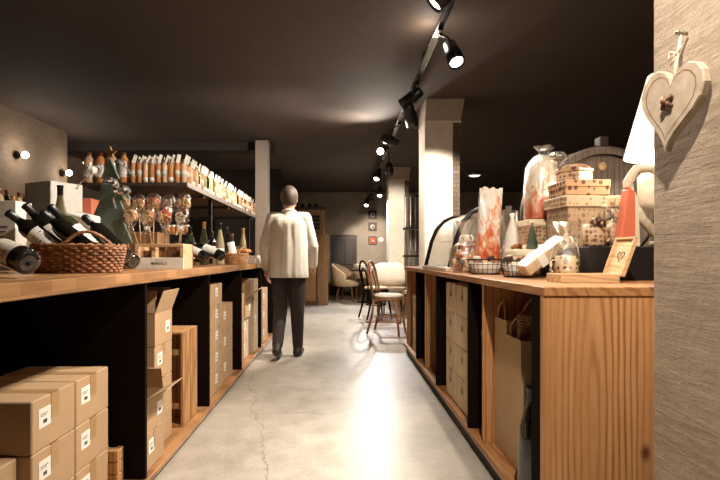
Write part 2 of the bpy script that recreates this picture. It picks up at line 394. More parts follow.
def copy_tree(o, loc, rz, label=None):
    def cp(q, par):
        c = q.copy(); COL.objects.link(c); c.parent = par
        for ch in [x for x in kids.get(q.name, [])]: cp(ch, c)
        return c
    kids = {}
    def walk(q):
        kids[q.name] = list(q.children)
        for ch in q.children: walk(ch)
    walk(o); c = cp(o, None); c.location = loc; c.rotation_euler = (0, 0, rz)
    if label: c['label'] = label
    return c
def at(px, py, d): return Vector(((px - 340) * d / 480, d, 1 - (py - 257) * d / 480))
def axis_mat(base, tip, spin=0):                # local z along base -> tip
    base, tip = Vector(base), Vector(tip); z = (tip - base).normalized()
    ref = Vector((0, 0, 1)) if abs(z.z) < .95 else Vector((0, 1, 0))
    x = ref.cross(z).normalized(); y = z.cross(x)
    m = Matrix(((x.x, y.x, z.x, base.x), (x.y, y.y, z.y, base.y), (x.z, y.z, z.z, base.z), (0, 0, 0, 1)))
    return m @ Matrix.Rotation(spin, 4, 'Z')
ORD = ['bottom', 'second from the bottom', 'third from the bottom', 'fourth from the bottom', 'fifth from the bottom', 'sixth from the bottom']
NTH = ['first', 'second', 'third', 'fourth', 'fifth', 'sixth', 'seventh', 'eighth', 'ninth', 'tenth', 'eleventh', 'twelfth']
# ------------------------------------------------------------------ the track lamps (each builds its own light)
CEIL = 2.70
def spot_light(name, parent, pos, target, power, angle, blend=.5, size=.03, col=WARM):
    ld = bpy.data.lights.new(name, 'SPOT'); ld.energy = power; ld.spot_size = math.radians(angle); ld.spot_blend = blend
    ld.shadow_soft_size = size; ld.color = col
    lo = bpy.data.objects.new(name, ld); COL.objects.link(lo)
    z = -(Vector(target) - Vector(pos)).normalized(); q = z.to_track_quat('Z', 'Y')
    m = Matrix.Translation(Vector(pos)) @ q.to_matrix().to_4x4()
    lo.parent = parent; lo.matrix_basis = parent.matrix_basis.inverted() @ m
    return lo
def track_lamp(pos, target, label, power, angle=60, blend=.6, cool=False, size=.035, fill=0):
    pos, target = Vector(pos), Vector(target); dr = (target - pos).normalized()
    t = thing('track_lamp', label, 'spotlight', tuple(pos), 0, 'spotlights on the ceiling track')
    TR = Vector((.70, pos.y - .02, 2.6)) - pos
    b = MB().box(TR.x - .018, TR.x + .018, TR.y - .06, TR.y + .06, TR.z - .03, TR.z + .0); part('adapter', b.mesh('adapter', M['black_metal'], bevel=.004), t)
    b = MB().tube([(TR.x, TR.y, TR.z - .03), (TR.x * .4, TR.y * .4, TR.z - .05 if TR.z > .12 else TR.z * .5), (0, 0, .02)], .009, 8); part('arm', b.mesh('arm', M['black_metal']), t)
    q = axis_mat(tuple(-dr * .085), tuple(dr))
    b = MB(); b.T = q; b.lathe([(.0, -.03), (.036, -.03), (.046, -.015), (.048, .04), (.058, .07), (.058, .19), (.052, .19), (.047, .168), (0, .165)], 22)
    h = part('lamp_housing', b.mesh('lamp_housing', M['black_metal']), t)
    b = MB(); b.T = q; b.lathe([(.0, .168), (.046, .168), (.044, .176), (0, .182)], 20)
    part('lens', b.mesh('lens', M['lamp_cool' if cool else 'lamp_on']), h)
    if power: spot_light('spot', t, pos + dr * .115, target, power, angle, blend, size, (.92, .95, 1) if cool else WARM)
    if fill:                             # added fill light behind the housing, only to brighten the ceiling
        ld = bpy.data.lights.new('ceiling_fill', 'POINT'); ld.energy = fill; ld.color = WARM; ld.shadow_soft_size = .06
        lo = bpy.data.objects.new('ceiling_fill', ld); COL.objects.link(lo); lo.parent = t; lo.location = tuple(-dr * .17 + Vector((-.10, 0, 0)))
    return t

# ------------------------------------------------------------------ the room
struct('floor', MB().box(-4.6, 5.2, -3.5, 12.9, -.1, 0).mesh('floor', M['floor']))
struct('ceiling', MB().box(-4.6, 5.2, -3.5, 12.9, CEIL, CEIL + .15).mesh('ceiling', M['ceiling']))
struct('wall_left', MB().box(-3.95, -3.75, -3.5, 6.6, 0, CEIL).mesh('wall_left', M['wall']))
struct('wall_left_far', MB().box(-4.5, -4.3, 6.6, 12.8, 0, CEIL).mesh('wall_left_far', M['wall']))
struct('wall_back', MB().box(-4.5, 5.1, 12.6, 12.8, 0, CEIL).mesh('wall_back', M['back_wall']))
struct('wall_right', MB().box(4.9, 5.1, -3.5, 12.6, 0, CEIL).mesh('wall_right', M['dark_wall']))
struct('wall_shade_backdrop', MB().box(-4.3, -1.15, 9.3, 9.42, 0, CEIL).mesh('wall_shade_backdrop', M['dark_wall']))  # added dark sheet, its colour stands for the unlit back area
struct('trim_1', MB().box(-4.25, -1.0, 7.1, 7.35, 2.58, CEIL).mesh('trim_1', M['dark_wall']))       # ceiling beam over the post
struct('trim_2', MB().box(-1.22, -1.035, 6.9, 7.09, 0, CEIL - .02).mesh('trim_2', M['post'], bevel=.004))  # square post
# low dark door in the back wall
b = MB(); b.box(-.24, .44, 12.54, 12.6, 0, 1.58); d = struct('door_1', b.mesh('door_1', M['dark_wood'], bevel=.01))
for k, (z0, z1) in enumerate(((.1, .72), (.8, 1.45))):
    for x0, x1 in ((-.17, .07), (.13, .37)): part('door_panel', MB().box(x0, x1, 12.515, 12.545, z0, z1).mesh('door_panel', M['dark_wood'], bevel=.01), d)
part('door_handle', MB().tube([(.38, 12.53, .78), (.38, 12.49, .78), (.30, 12.49, .78)], .01, 6).mesh('door_handle', M['grey_metal']), d)

# the pillars, all on one line beside the aisle
b = MB().box(.88, 1.30, .86, 1.354, 0, CEIL)
struct('pillar_1', b.mesh('pillar_1', M['pillar'], bevel=.012, seg=2))
def pillar(n, y):
    b = MB(); b.box(.92, 1.225, y, y + .40, 0, 2.47)
    p = struct('pillar_%d' % n, b.mesh('pillar', M['plaster'], bevel=.006))
    b = MB(); b.box(1.225, 1.30, y + .01, y + .40, 0, 2.47); part('brick_edge', b.mesh('brick_edge', M['brick']), p, 'structure')
    b = MB(); z0, z1 = 2.47, CEIL
    A = [(.92, y - .005), (1.305, y - .005), (1.305, y + .41), (.92, y + .41)]; B = [(.925, y - .05), (1.335, y - .05), (1.335, y + .45), (.925, y + .45)]
    b.add([(*p, z0) for p in A] + [(*p, z1 - .02) for p in B] + [(*p, z1) for p in B],
          [(0, 1, 2, 3), (0, 4, 5, 1), (1, 5, 6, 2), (2, 6, 7, 3), (3, 7, 4, 0), (4, 8, 9, 5), (5, 9, 10, 6), (6, 10, 11, 7), (7, 11, 8, 4), (8, 11, 10, 9)])
    part('capital', b.mesh('capital', M['back_wall']), p, 'structure')
    b = MB().box(.915, 1.31, y - .012, y + .415, 2.455, 2.475); part('moulding', b.mesh('moulding', M['plaster']), p, 'structure')
pillar(2, 5.20); pillar(3, 9.1)

# ------------------------------------------------------------------ ceiling track with its spotlights
t = thing('lighting_track', 'long silver lighting track running along the dark ceiling above the aisle', 'track', (.70, 0, 2.6))
part('rail', MB().box(-.022, .022, -2.5, 11.6, 0, .03).mesh('rail', M['black_metal'], bevel=.003), t)
for y0 in (-1.6, .2, 1.9, 3.45, 4.6, 5.9, 7.4, 9.0):
    part('silver_strip', MB().box(-.0235, .0235, y0, y0 + 1.0, .004, .012).mesh('silver_strip', M['steel']), t)
for y0 in (-2, 0, 2, 4, 6, 8, 10.5): part('hanger', MB().box(-.012, .012, y0 - .012, y0 + .012, .03, .1).mesh('hanger', M['black_metal']), t)
track_lamp((.34, .55, 2.46), (1.05, 1.95, .80), 'spotlight nearest the camera, aimed at the near end of the right counter', 200, 74)
track_lamp((.74, 1.75, 2.50), (-.95, 1.75, .25), 'second nearest spotlight, aimed left at the stacked cartons', 210, 75, fill=5)
track_lamp((.62, 2.35, 2.48), (.95, 1.15, 1.0), 'spotlight turned back towards the pillar with the wooden heart', 100, 70)
track_lamp((.60, 2.70, 2.50), (-1.05, 3.0, .75), 'spotlight aimed left at the middle of the left counter', 260, 85)
track_lamp((.80, 3.40, 2.44), (1.05, 2.55, 1.05), 'spotlight with a wide lit lens, uppermost in view on the track', 140, 85, fill=8)
track_lamp((.66, 4.45, 2.47), (-1.1, 5.5, 1.35), 'spotlight with its lit lens turned left, just above the first pillar', 360, 95)
track_lamp((.63, 4.30, 2.27), (1.0, 5.2, 1.55), 'black spotlight pointing down right at the nearest plastered pillar', 240, 70)
track_lamp((.57, 6.50, 2.44), (-.05, 4.9, 1.9), 'brightest spotlight on the track, lens facing the aisle', 110, 120)
track_lamp((.73, 7.10, 2.30), (1.0, 9.1, 1.3), 'small spotlight pointing right, just below the brightest one', 260, 64)
track_lamp((.63, 8.00, 2.37), (-.2, 6.6, 0), 'small spotlight below and left of the brightest one', 230, 100)
track_lamp((.79, 9.50, 2.29), (.55, 8.4, .2), 'cool white spotlight beside the far pillar', 220, 100, cool=True)
track_lamp((.68, 10.5, 2.29), (.9, 12.6, 1.1), 'second farthest spotlight, lighting the far wall', 260, 54)
track_lamp((.62, 11.1, 2.26), (.2, 9.6, .3), 'farthest spotlight, above the three small pictures', 170, 80)
# up-spill on the ceiling is put in by an added up-turned head
track_lamp((.60, 5.75, 2.40), (.02, 5.85, 2.70), 'added small black spotlight turned up to brighten the dark ceiling', 26, 85, .9)

# lamps on the left wall and a recessed lamp far right
for (y, z, lab) in ((5.55, 2.18, 'bare wall lamp on the left concrete wall, nearer of two'), (6.45, 2.13, 'bare wall lamp at the far end of the left concrete wall')):
    t = thing('wall_lamp', lab, 'lamp', (-3.74, y, z), 0, 'wall lamps on the left wall')
    b = MB(); b.T = Matrix.Rotation(PI / 2, 4, 'Y'); b.lathe([(0, -.01), (.045, -.01), (.045, .012), (.02, .03), (.018, .07), (0, .07)], 16)
    part('wall_bracket', b.mesh('wall_bracket', M['black_metal']), t)
    part('bulb', MB().ball((.10, 0, 0), .04, 14, 10).mesh('bulb', M['lamp_on']), t)
    ld = bpy.data.lights.new('bulb_light', 'POINT'); ld.energy = 7; ld.color = WARM; ld.shadow_soft_size = .04
    lo = bpy.data.objects.new('bulb_light', ld); COL.objects.link(lo); lo.parent = t; lo.location = (.20, 0, 0)
t = thing('ceiling_lamp', 'small round lamp glowing on the ceiling far behind the right counter', 'lamp', (2.72, 9.7, CEIL))
part('lamp_rim', MB().lathe([(.15, 0), (.15, -.05), (.12, -.06), (.12, -.02)], 20).mesh('lamp_rim', M['grey_metal']), t)
part('diffuser', MB().lathe([(0, -.075), (.08, -.07), (.12, -.05)], 20).mesh('diffuser', emit('dim_diffuser', (1, .9, .78, 1), 2.2)), t)

# ------------------------------------------------------------------ left counter
LX, LZ = -.82, .935
t = thing('left_counter', 'long black counter with butcher block top along the left of the aisle', 'counter', (LX, 0, 0))
part('worktop', MB().box(-1.05, 0, .25, 6.55, LZ - .046, LZ).mesh('worktop', M['butcher'], bevel=.003), t)
part('base_board', MB().box(-.95, 0, .25, 6.5, .022, .05).mesh('base_board', M['butcher'], bevel=.002), t)
part('kick_board', MB().box(-.93, -.018, .27, 6.48, 0, .022).mesh('kick_board', M['kick']), t)
part('back_panel', MB().box(-.95, -.93, .25, 6.5, .05, LZ - .046).mesh('back_panel', M['black']), t)
pm = MB().box(-.93, -.012, -.012, .012, .05, LZ - .046).mesh('partition', M['black'], bevel=.0015)
for y in (1.06, 2.06, 3.06, 4.06, 5.06, 6.0, 6.48): p = part('partition', pm, t); p.location = (0, y, 0)

# ------------------------------------------------------------------ right counter
RX, RZ = .68, .90
t = thing('right_counter', 'long larch wood counter with open bays along the right of the aisle', 'counter', (RX, 0, 0))
part('worktop', MB().box(0, 1.25, 1.60, 5.08, RZ - .032, RZ).mesh('worktop', M['larch_edge'], bevel=.003), t)
part('end_panel', MB().box(.0, 1.22, 1.606, 1.632, .0, RZ - .032).mesh('end_panel', M['larch'], bevel=.002), t)
part('base_board', MB().box(0, 1.2, 1.632, 5.06, .06, .09).mesh('base_board', M['larch_edge'], bevel=.002), t)
part('kick_board', MB().box(.015, 1.18, 1.632, 5.04, 0, .06).mesh('kick_board', M['kick']), t)
part('back_panel', MB().box(.60, .62, 1.632, 5.06, .09, RZ - .032).mesh('back_panel', M['larch_side']), t)
bl = MB().box(.002, .60, -.011, .011, .09, RZ - .032).mesh('black_partition', M['black'], bevel=.001)
wd = MB().box(.022, .60, -.013, .013, .09, RZ - .032).mesh('wooden_partition', M['larch_side'], bevel=.001)
for y in (1.70, 2.56, 3.41, 4.31): p = part('black_partition', bl, t); p.location = (0, y, 0)
part('post', MB().box(.001, .03, 1.633, 1.69, .09, RZ - .032).mesh('post', M['black']), t, label='black front post')
for y in (2.36, 3.96, 5.045): p = part('wooden_partition', wd, t); p.location = (0, y, 0)

# ------------------------------------------------------------------ cartons
_cm = {}
def carton_meshes(w, l, h, side, pale, holes):
    key = (w, l, h, side, pale, holes)
    if key in _cm: return _cm[key]
    m = M['card_pale' if pale else 'card']; r = {}
    r['body'] = MB().box(-w / 2, w / 2, -l / 2, l / 2, 0, h).mesh('carton_body', m, bevel=.004)
    fx = side * w / 2
    b = MB(); b.box(-w / 2 + .001, w / 2 + .0012, -.022, .022, h - .0005, h + .0008); b.box(min(fx, fx + side * .0012), max(fx, fx + side * .0012), -.022, .022, h * .52, h + .0008)
    r['tape'] = b.mesh('tape', M['tape'])
    if holes:
        b = MB(); b.T = Matrix.Translation((fx, 0, h * .62)) @ Matrix.Rotation(side * PI / 2, 4, 'Y'); b.lathe([(.0, -.004), (.019, -.004), (.019, .0012), (0, .0012)], 16); r['hole'] = b.mesh('hand_hole', M['print'])
    else:
        y0 = -l * .36 * (1 if side > 0 else 1); a, c = sorted((fx, fx + side * .0012))
        r['label'] = MB().box(a, c, y0, y0 + .062, h * .42, h * .42 + .062).mesh('shipping_label', M['paper'])
        a, c = sorted((fx + side * .0012, fx + side * .0018)); b = MB()
        for q in range(3): b.box(a, c, y0 + .022 + q * .007, y0 + .027 + q * .007, h * .42 + .012, h * .42 + .024)
        b.box(a, c, y0 + .008, y0 + .048, h * .42 + .042, h * .42 + .044); b.box(a, c, y0 + .008, y0 + .04, h * .42 + .036, h * .42 + .0375)
        r['print'] = b.mesh('label_print', M['print'])
    _cm[key] = r; return r
def carton(x, y, z, w, l, h, side, label, group, rz=0, pale=False, holes=False):
    t = thing('carton', label, 'box', (x, y, z), rz, group); r = carton_meshes(w, l, h, side, pale, holes)
    part('carton_body', r['body'], t); part('tape', r['tape'], t)
    if holes: part('hand_hole', r['hole'], t)
    else: q = part('shipping_label', r['label'], t); part('label_print', r['print'], q)
    return t
def open_carton(x, y, z, w, l, h, label, angs, rz=0, side=1):
    t = thing('open_carton', label, 'box', (x, y, z), rz, 'open cartons under the left counter'); e = .004; b = MB()
    b.box(-w / 2, w / 2, -l / 2, l / 2, 0, e); b.box(-w / 2, -w / 2 + e, -l / 2, l / 2, e, h); b.box(w / 2 - e, w / 2, -l / 2, l / 2, e, h)
    b.box(-w / 2 + e, w / 2 - e, -l / 2, -l / 2 + e, e, h); b.box(-w / 2 + e, w / 2 - e, l / 2 - e, l / 2, e, h)
    part('carton_body', b.mesh('carton_body', M['card']), t)
    for k, (ax, an) in enumerate(zip(('+x', '-x', '+y', '-y'), angs)):     # flap angle from upright, outwards positive
        if an is None: continue
        hx = w / 2 if ax[1] == 'x' else l / 2; ln = (min(w, l) / 2 - .005); a = math.radians(an); s = 1 if ax[0] == '+' else -1
        wd_ = (l if ax[1] == 'x' else w) - .006
        p0 = (s * hx, h); p1 = (s * (hx + math.sin(a) * ln), h + math.cos(a) * ln); b = MB()
        if ax[1] == 'x': b.bar((p0[0], 0, p0[1]), (p1[0], 0, p1[1]), wd_, .004, (s * math.cos(a), 0, -math.sin(a) * 1.0))
        else: b.bar((0, p0[0], p0[1]), (0, p1[0], p1[1]), wd_, .004, (0, s * math.cos(a), -math.sin(a)))
        part('flap', b.mesh('flap', M['card']), t)
    q = part('shipping_label', MB().box(w / 2, w / 2 + .0012, l * .1, l * .1 + .06, h * .3, h * .3 + .06).mesh('shipping_label', M['paper']), t)
    part('label_print', MB().box(w / 2 + .0012, w / 2 + .002, l * .1 + .02, l * .1 + .04, h * .3 + .012, h * .3 + .026).mesh('label_print', M['print']), q)
    return t
H = .1675; _B = .0506
G = 'wine cartons stacked under the left counter'
for k in range(3): carton(-1.115, 1.600, _B + k * H, .33, .242, H - .001, 1, 'tan wine carton, %s in the nearer tall stack under the left counter' % ORD[k].replace('third from the bottom', 'topmost'), G)
for k in range(3): carton(-1.115, 1.848, _B + k * H, .33, .242, H - .001, 1, 'tan wine carton, %s in the stack beside the black partition, far left' % ORD[k].replace('third from the bottom', 'topmost'), G)
for k in range(2): carton(-1.155, 1.350, _B + k * H, .33, .242, H - .001, 1, 'tan wine carton cut by the lower left picture corner, %s of two' % ('lower', 'upper')[k], G)
t = thing('wooden_crate', 'low wooden crate end beside the tan cartons, at the first partition', 'crate', (-.955, 1.995, .0505))
for k in range(3): part('slat', MB().box(-.04, .04, -.02, .02, .004 + k * .05, _B + k * .05).mesh('slat', M['crate_wood'], bevel=.002), t)
part('batten', MB().box(-.04, -.02, .02, .03, 0, .152).mesh('batten', M['crate_wood']), t); part('batten', MB().box(.02, .04, .02, .03, 0, .152).mesh('batten', M['crate_wood']), t)
# second bay: two stacks, upper cartons left open, and two wine crates stood on end
for k in range(3): carton(-1.065, 2.452, _B + k * .17, .33, .236, .169, 1, 'closed carton, %s below the tall open carton, second left bay' % ('lowest', 'second', 'third')[k], G)
open_carton(-1.065, 2.452, .5615, .33, .236, .165, 'open carton with tall raised flaps near the counter top, second left bay', (20, 6, -8, -20))
carton(-.998, 2.205, _B, .30, .215, .17, 1, 'closed carton under the low open carton, second left bay', G)
open_carton(-.998, 2.205, .2215, .30, .215, .15, 'low open carton with a flap hanging out, second left bay', (62, 10, -15, 12))
def stand_crate(y, label):
    t = thing('wine_crate', label, 'crate', (-1.03, y, _B), 0, 'wine crates stood on end'); h, w, l, e = .53, .31, .13, .014; 
    for nm, a in (('side_board', (w / 2 - e, w / 2, -l / 2, l / 2, 0, h)), ('side_board', (-w / 2, -w / 2 + e, -l / 2, l / 2, 0, h)), ('end_board', (-w / 2 + e, w / 2 - e, -l / 2, l / 2, 0, e)),
                  ('end_board', (-w / 2 + e, w / 2 - e, -l / 2, l / 2, h - e, h)), ('back_board', (-w / 2 + e, w / 2 - e, l / 2 - .008, l / 2, e, h - e))):
        part(nm, MB().box(*a).mesh(nm, M['crate_wood'], bevel=.002), t)
    for z in (.10, .40): part('divider', MB().box(-w / 2 + e, w / 2 - e, -l / 2 + .01, -l / 2 + .02, z, z + .03).mesh('divider', M['crate_wood']), t)
stand_crate(2.74, 'upright open wine crate in the second left bay, nearer of the pair'); stand_crate(2.878, 'upright wine crate in the second left bay, behind its twin')
# third bay
for c, (y, nm) in enumerate(((3.205, 'near'), (3.432, 'far'))):
    for k in range(5): carton(-1.03, y, _B + k * .152, .32, .215, .151, 1, 'narrow carton, %s of the %s five-high stack, third left bay' % (ORD[k].replace('fifth from the bottom', 'topmost'), nm), G)
for k in range(3): carton(-1.05, 3.76, _B + k * .195, .34, .34, .194, 1, 'plain wide carton, %s of three at the far side of the third left bay' % ('lowest', 'middle', 'uppermost')[k], G)
# fourth bay
for k in range(4): carton(-1.02, 4.23, _B + k * .156, .30, .25, .155, 1, 'small carton, %s of the four-high stack in the fourth left bay' % ('lowest', 'second', 'third', 'uppermost')[k], G)
for k in range(2): carton(-1.04, 4.56, _B + k * .19, .30, .30, .189, 1, 'pale carton, %s of two under the wide-flapped carton, fourth left bay' % ('lower', 'upper')[k], G, pale=True)
open_carton(-1.04, 4.56, .4325, .34, .30, .19, 'open carton with wide flaps in the fourth left bay', (55, 20, -12, 25))
carton(-.98, 4.86, _B, .26, .22, .73, 1, 'tall pale carton standing at the far side of the fourth left bay', G, pale=True)
for k in range(3): carton(-1.0, 5.45, _B + k * .2, .30, .36, .199, 1, 'carton in the bay behind the walking person, %s of three' % ('lowest', 'middle', 'uppermost')[k], G)

# right counter: pale cartons with hand holes, in the wide middle bay
GR = 'pale cartons under the right counter'
zz = [.09, .28, .46]
for c, (y, nm) in enumerate(((2.83, 'near'), (3.12, 'far'))):
    for k in range(4): carton(.89, y, .0906 + k * .185, .34, .27, .184, -1, 'pale carton, %s of the %s stack in the right counter' % (ORD[k].replace('fourth from the bottom', 'topmost'), nm), GR, pale=True, holes=True)
for k in range(4): carton(.88, 4.62, .0906 + k * .135, .32, .26, .134, -1, 'small carton, %s of the stack in the farthest right bay' % ('lowest', 'second', 'third', 'uppermost')[k], GR, pale=True, holes=True)
# white bundle beside the wooden partition
solo('paper_roll', MB().lathe([(0, 0), (.03, 0), (.034, .01), (.034, .27), (.028, .28), (.0, .275)], 16).mesh('paper_roll', M['paper']), 'white paper roll standing low in the bay with the bare wood side', 'roll', (.77, 3.52, .0906))
t = thing('gift_tube', 'white gift tube in the narrow bay beside the tall pale cartons', 'tube', (.77, 2.46, .0906))
part('tube_body', MB().lathe([(0, 0), (.04, 0), (.04, .5), (0, .5)], 18).mesh('tube_body', M['paper']), t); part('cap', MB().lathe([(0, .5), (.043, .5), (.043, .53), (.035, .54), (0, .54)], 18).mesh('cap', M['cap_gold']), t)

# kraft bags, wicker basket and bottle in the nearest right bay
def kraft_bag(x, y, w, l, h, label):
    t = thing('paper_bag', label, 'bag', (x, y, .0906), 0, 'kraft bags in the nearest right bay'); e = .002; b = MB()
    b.box(-w / 2, w / 2, -l / 2, l / 2, 0, e)
    b.box(-w / 2, -w / 2 + e, -l / 2, l / 2, 0, h); b.box(w / 2 - e, w / 2, -l / 2, l / 2, 0, h); b.box(-w / 2 + e, w / 2 - e, -l / 2, -l / 2 + e, 0, h); b.box(-w / 2 + e, w / 2 - e, l / 2 - e, l / 2, 0, h)
    part('bag_body', b.mesh('bag_body', M['kraft']), t)
    for s in (-1, 1):
        pts = [(s * w / 2 * .96, -.05, h - .03), (s * w / 2 * .96, -.045, h + .05), (s * w / 2 * .9, 0, h + .085), (s * w / 2 * .96, .045, h + .05), (s * w / 2 * .96, .05, h - .03)]
        part('handle', MB().tube(pts, .003, 6).mesh('handle', M['kraft']), t)
kraft_bag(.862, 2.08, .22, .17, .56, 'nearer tall kraft paper bag in the first bay of the right counter')
kraft_bag(.874, 2.255, .24, .165, .62, 'farther tall kraft paper bag, against the wooden partition')
# ------------------------------------------------------------------ bottles
PROF = {
 'bordeaux': [(0, .006), (.022, .0), (.037, .003), (.038, .012), (.038, .192), (.034, .212), (.022, .230), (.0155, .245), (.0145, .29), (.0165, .292), (.0165, .303), (0, .303)],
 'burgundy': [(0, .006), (.022, .0), (.040, .003), (.041, .012), (.041, .150), (.037, .185), (.024, .225), (.016, .25), (.0145, .29), (.0165, .292), (.0165, .303), (0, .303)],
 'flute': [(0, .006), (.022, 0), (.036, .003), (.0365, .012), (.0365, .16), (.030, .21), (.020, .26), (.0145, .30), (.014, .34), (.016, .342), (.016, .35), (0, .35)],
 'magnum': [(0, .006), (.03, .0), (.051, .004), (.052, .016), (.052, .21), (.046, .26), (.030, .315), (.020, .34), (.0185, .40), (.021, .402), (.021, .414), (0, .414)],
 'small': [(0, .003), (.014, 0), (.0225, .002), (.0225, .125), (.019, .142), (.0095, .158), (.009, .182), (0, .182)],
 'spirit': [(0, .004), (.03, 0), (.043, .003), (.043, .165), (.038, .19), (.017, .215), (.015, .245), (0, .245)],
}
_bm = {}
def bottle_mesh(kind, glass, lab, cap):
    key = (kind, glass, lab, cap)
    if key in _bm: return _bm[key]
    pr = PROF[kind]; n = 14 if kind == 'small' else 22; top = pr[-1][1]; rn = pr[-2][0]; R = max(p[0] for p in pr); body_top = [p[1] for p in pr if p[0] > R * .97][-1]
    r = {'body': MB().lathe(pr, n).mesh('bottle_body', M[glass])}
    if lab: r['label'] = MB().lathe([(R + .0006, body_top * .28), (R + .0006, body_top * .86)], 18, a0=-PI * .98, a1=-PI * .02).mesh('bottle_label', M[lab])
    z0 = top - (.055 if kind != 'small' else .03)
    zs = [p for p in pr if p[1] > z0]
    r['cap'] = MB().lathe([(zs[0][0] + .0012, z0)] + [(p[0] + .0012, p[1]) for p in zs[:-1]] + [(0, top + .0015)], n).mesh('capsule', M[cap])
    _bm[key] = r; return r
def bottle(kind, glass, lab, cap, label, base=None, tip=None, loc=None, rz=0, group=None, spin=0, name='wine_bottle'):
    mat = axis_mat(base, tip, spin) if base is not None else Matrix.Translation(loc) @ Matrix.Rotation(rz, 4, 'Z')
    t = thing(name, label, 'bottle', group=group, mat=mat); r = bottle_mesh(kind, glass, lab, cap)
    part('bottle_body', r['body'], t); part('capsule', r['cap'], t)
    if lab: part('bottle_label', r['label'], t)
    return t
def flat_dir(a, tilt): return Vector((math.cos(a) * math.cos(tilt), math.sin(a) * math.cos(tilt), math.sin(tilt)))

# bottle in the nearest right bay
bottle('magnum', 'bottle', None, 'capsule', 'dark magnum bottle on the base board of the right counter, behind the front post', loc=(.738, 1.845, .0906), rz=-1.0, name='magnum_bottle')

def basket(rx, ry, h, flare, rings, name, label, loc, mat, rz=0, stakes=26):
    t = thing(name, label, 'basket', loc, rz); b = MB(); rr = h / rings * .56
    for k in range(rings):
        f = 1 + flare * k / (rings - 1); pts = []; N = stakes * 4
        for i in range(N):
            a = 2 * PI * i / N; o = .006 * math.cos(a * stakes + k * PI); pts.append(((rx * f + o) * math.cos(a), (ry * f + o) * math.sin(a), rr + (h - 2 * rr) * k / (rings - 1)))
        b.tube(pts, rr, 5, True)
    part('weave', b.mesh('weave', mat), t)
    b = MB()
    for i in range(stakes):
        a = 2 * PI * i / stakes; b.tube([(rx * math.cos(a), ry * math.sin(a), .004), (rx * (1 + flare) * math.cos(a), ry * (1 + flare) * math.sin(a), h)], .0035, 5)
    part('stakes', b.mesh('stakes', mat), t, 'stuff')
    part('basket_floor', MB().lathe([(0, .002), (1, .002), (1, .008), (0, .008)], 28, wob=None).mesh('basket_floor', mat), t).scale = (rx, ry, 1)
    b = MB()
    for s in (0, 1):
        pts = []; f = 1 + flare
        for i in range(90):
            a = 2 * PI * i / 90; q = a * 16 + s * PI; pts.append(((rx * f + .006 * math.cos(q)) * math.cos(a), (ry * f + .006 * math.cos(q)) * math.sin(a), h + .004 + .006 * math.sin(q)))
        b.tube(pts, .0055, 5, True)
    part('rim', b.mesh('rim', mat), t); return t
def hoop(parent, p0, p1, rise, mat, r=.006, lean=(0, 0, 0)):
    p0, p1 = Vector(p0), Vector(p1); b = MB()
    for s in (0, 1):
        pts = []
        for i in range(29):
            u = i / 28; c = p0.lerp(p1, u) + (Vector((0, 0, rise)) + Vector(lean)) * math.sin(PI * u); q = u * 40 + s * PI
            pts.append(c + Vector((math.cos(q) * r * .8, math.sin(q) * r * .8, 0)))
        b.tube(pts, r, 6)
    part('handle', b.mesh('handle', mat), parent)

t = basket(.068, .045, .10, .2, 7, 'wicker_basket', 'dark wicker basket set inside the nearer kraft bag in the right counter', (.862, 2.08, .6395), M['wicker']); hoop(t, (-.08, .0, .1), (.08, .0, .1), .09, M['wicker'])
solo('bag_filler', MB().box(-.10, .10, -.078, .078, 0, .545).mesh('bag_filler', M['kraft']), 'folded kraft filling inside the nearer paper bag, under the basket', 'paper', (.862, 2.08, .0935))

# ---- on the left counter
bottle('burgundy', 'bottle', 'label', 'capsule', 'large dark bottle lying nearest on the left counter, base towards the aisle', base=at(29, 262, 1.47), tip=at(29, 262, 1.47) + flat_dir(math.radians(158), math.radians(15)), spin=2.6)
bottle('bordeaux', 'bottle', 'label', 'capsule', 'dark bottle lying flat underneath the large near bottle', base=(-1.16, 1.42, LZ + .039), tip=(-1.16 - .25, 1.82, LZ + .039), spin=2.4)
bk = basket(.155, .105, .105, .12, 9, 'bottle_basket', 'brown wicker basket full of dark wine bottles on the left counter', (-1.075, 1.98, LZ), M['wicker'], .12)
hoop(bk, (-.03, -.115, .10), (.155, -.04, .10), .065, M['wicker'], .006, (0, -.01, 0))
BL = [((-1.10, 1.937), (-.80, .02, .60), 'lowest neck at the left'), ((-1.125, 2.025), (-.68, .02, .73), 'highest neck, before the white box'), ((-1.013, 2.025), (-.70, .02, .71), 'with the green glass neck in the middle'),
      ((-.962, 1.937), (-.80, .02, .60), 'nearest the front rim'), ((-.925, 2.07), (-.74, .30, .60), 'farthest right, under the handle')]
for k, (bs, dr, nm) in enumerate(BL):
    b0 = Vector((bs[0], bs[1], LZ + .062)); t0 = b0 + Vector(dr)
    bottle('bordeaux', 'bottle' if k != 2 else 'bottle_green', 'label' if k in (1, 2) else 'label_white', 'capsule', 'dark wine bottle leaning in the wicker basket, %s' % nm, base=b0, tip=t0, group='bottles in the wicker basket', spin=1.2 + k)
bottle('bordeaux', 'bottle', 'label_green', 'capsule', 'bottle with a pale green label lying right of the wicker basket', base=at(134, 262.5, 2.31), tip=at(134, 262.5, 2.31) + flat_dir(math.radians(152), math.radians(24)), spin=2.9)
for k, (px, py, nm) in enumerate(((207, 257.5, 'left'), (223, 256.5, 'right'))):
    b0 = at(px, py, 3.42 + .08 * k); bottle('bordeaux', 'bottle', 'label_white', 'capsule', 'dark bottle with white label lying beside the small basket, %s of two' % nm, base=b0, tip=b0 + flat_dir(math.radians(160), math.radians(20)), spin=2.9, group='bottles lying mid counter')
bottle('bordeaux', 'bottle', 'label', 'capsule', 'dark bottle lying behind the lettered crate, partly hidden', base=(-1.07, 3.25, LZ + .039), tip=(-1.40, 3.35, LZ + .10), spin=2.9)
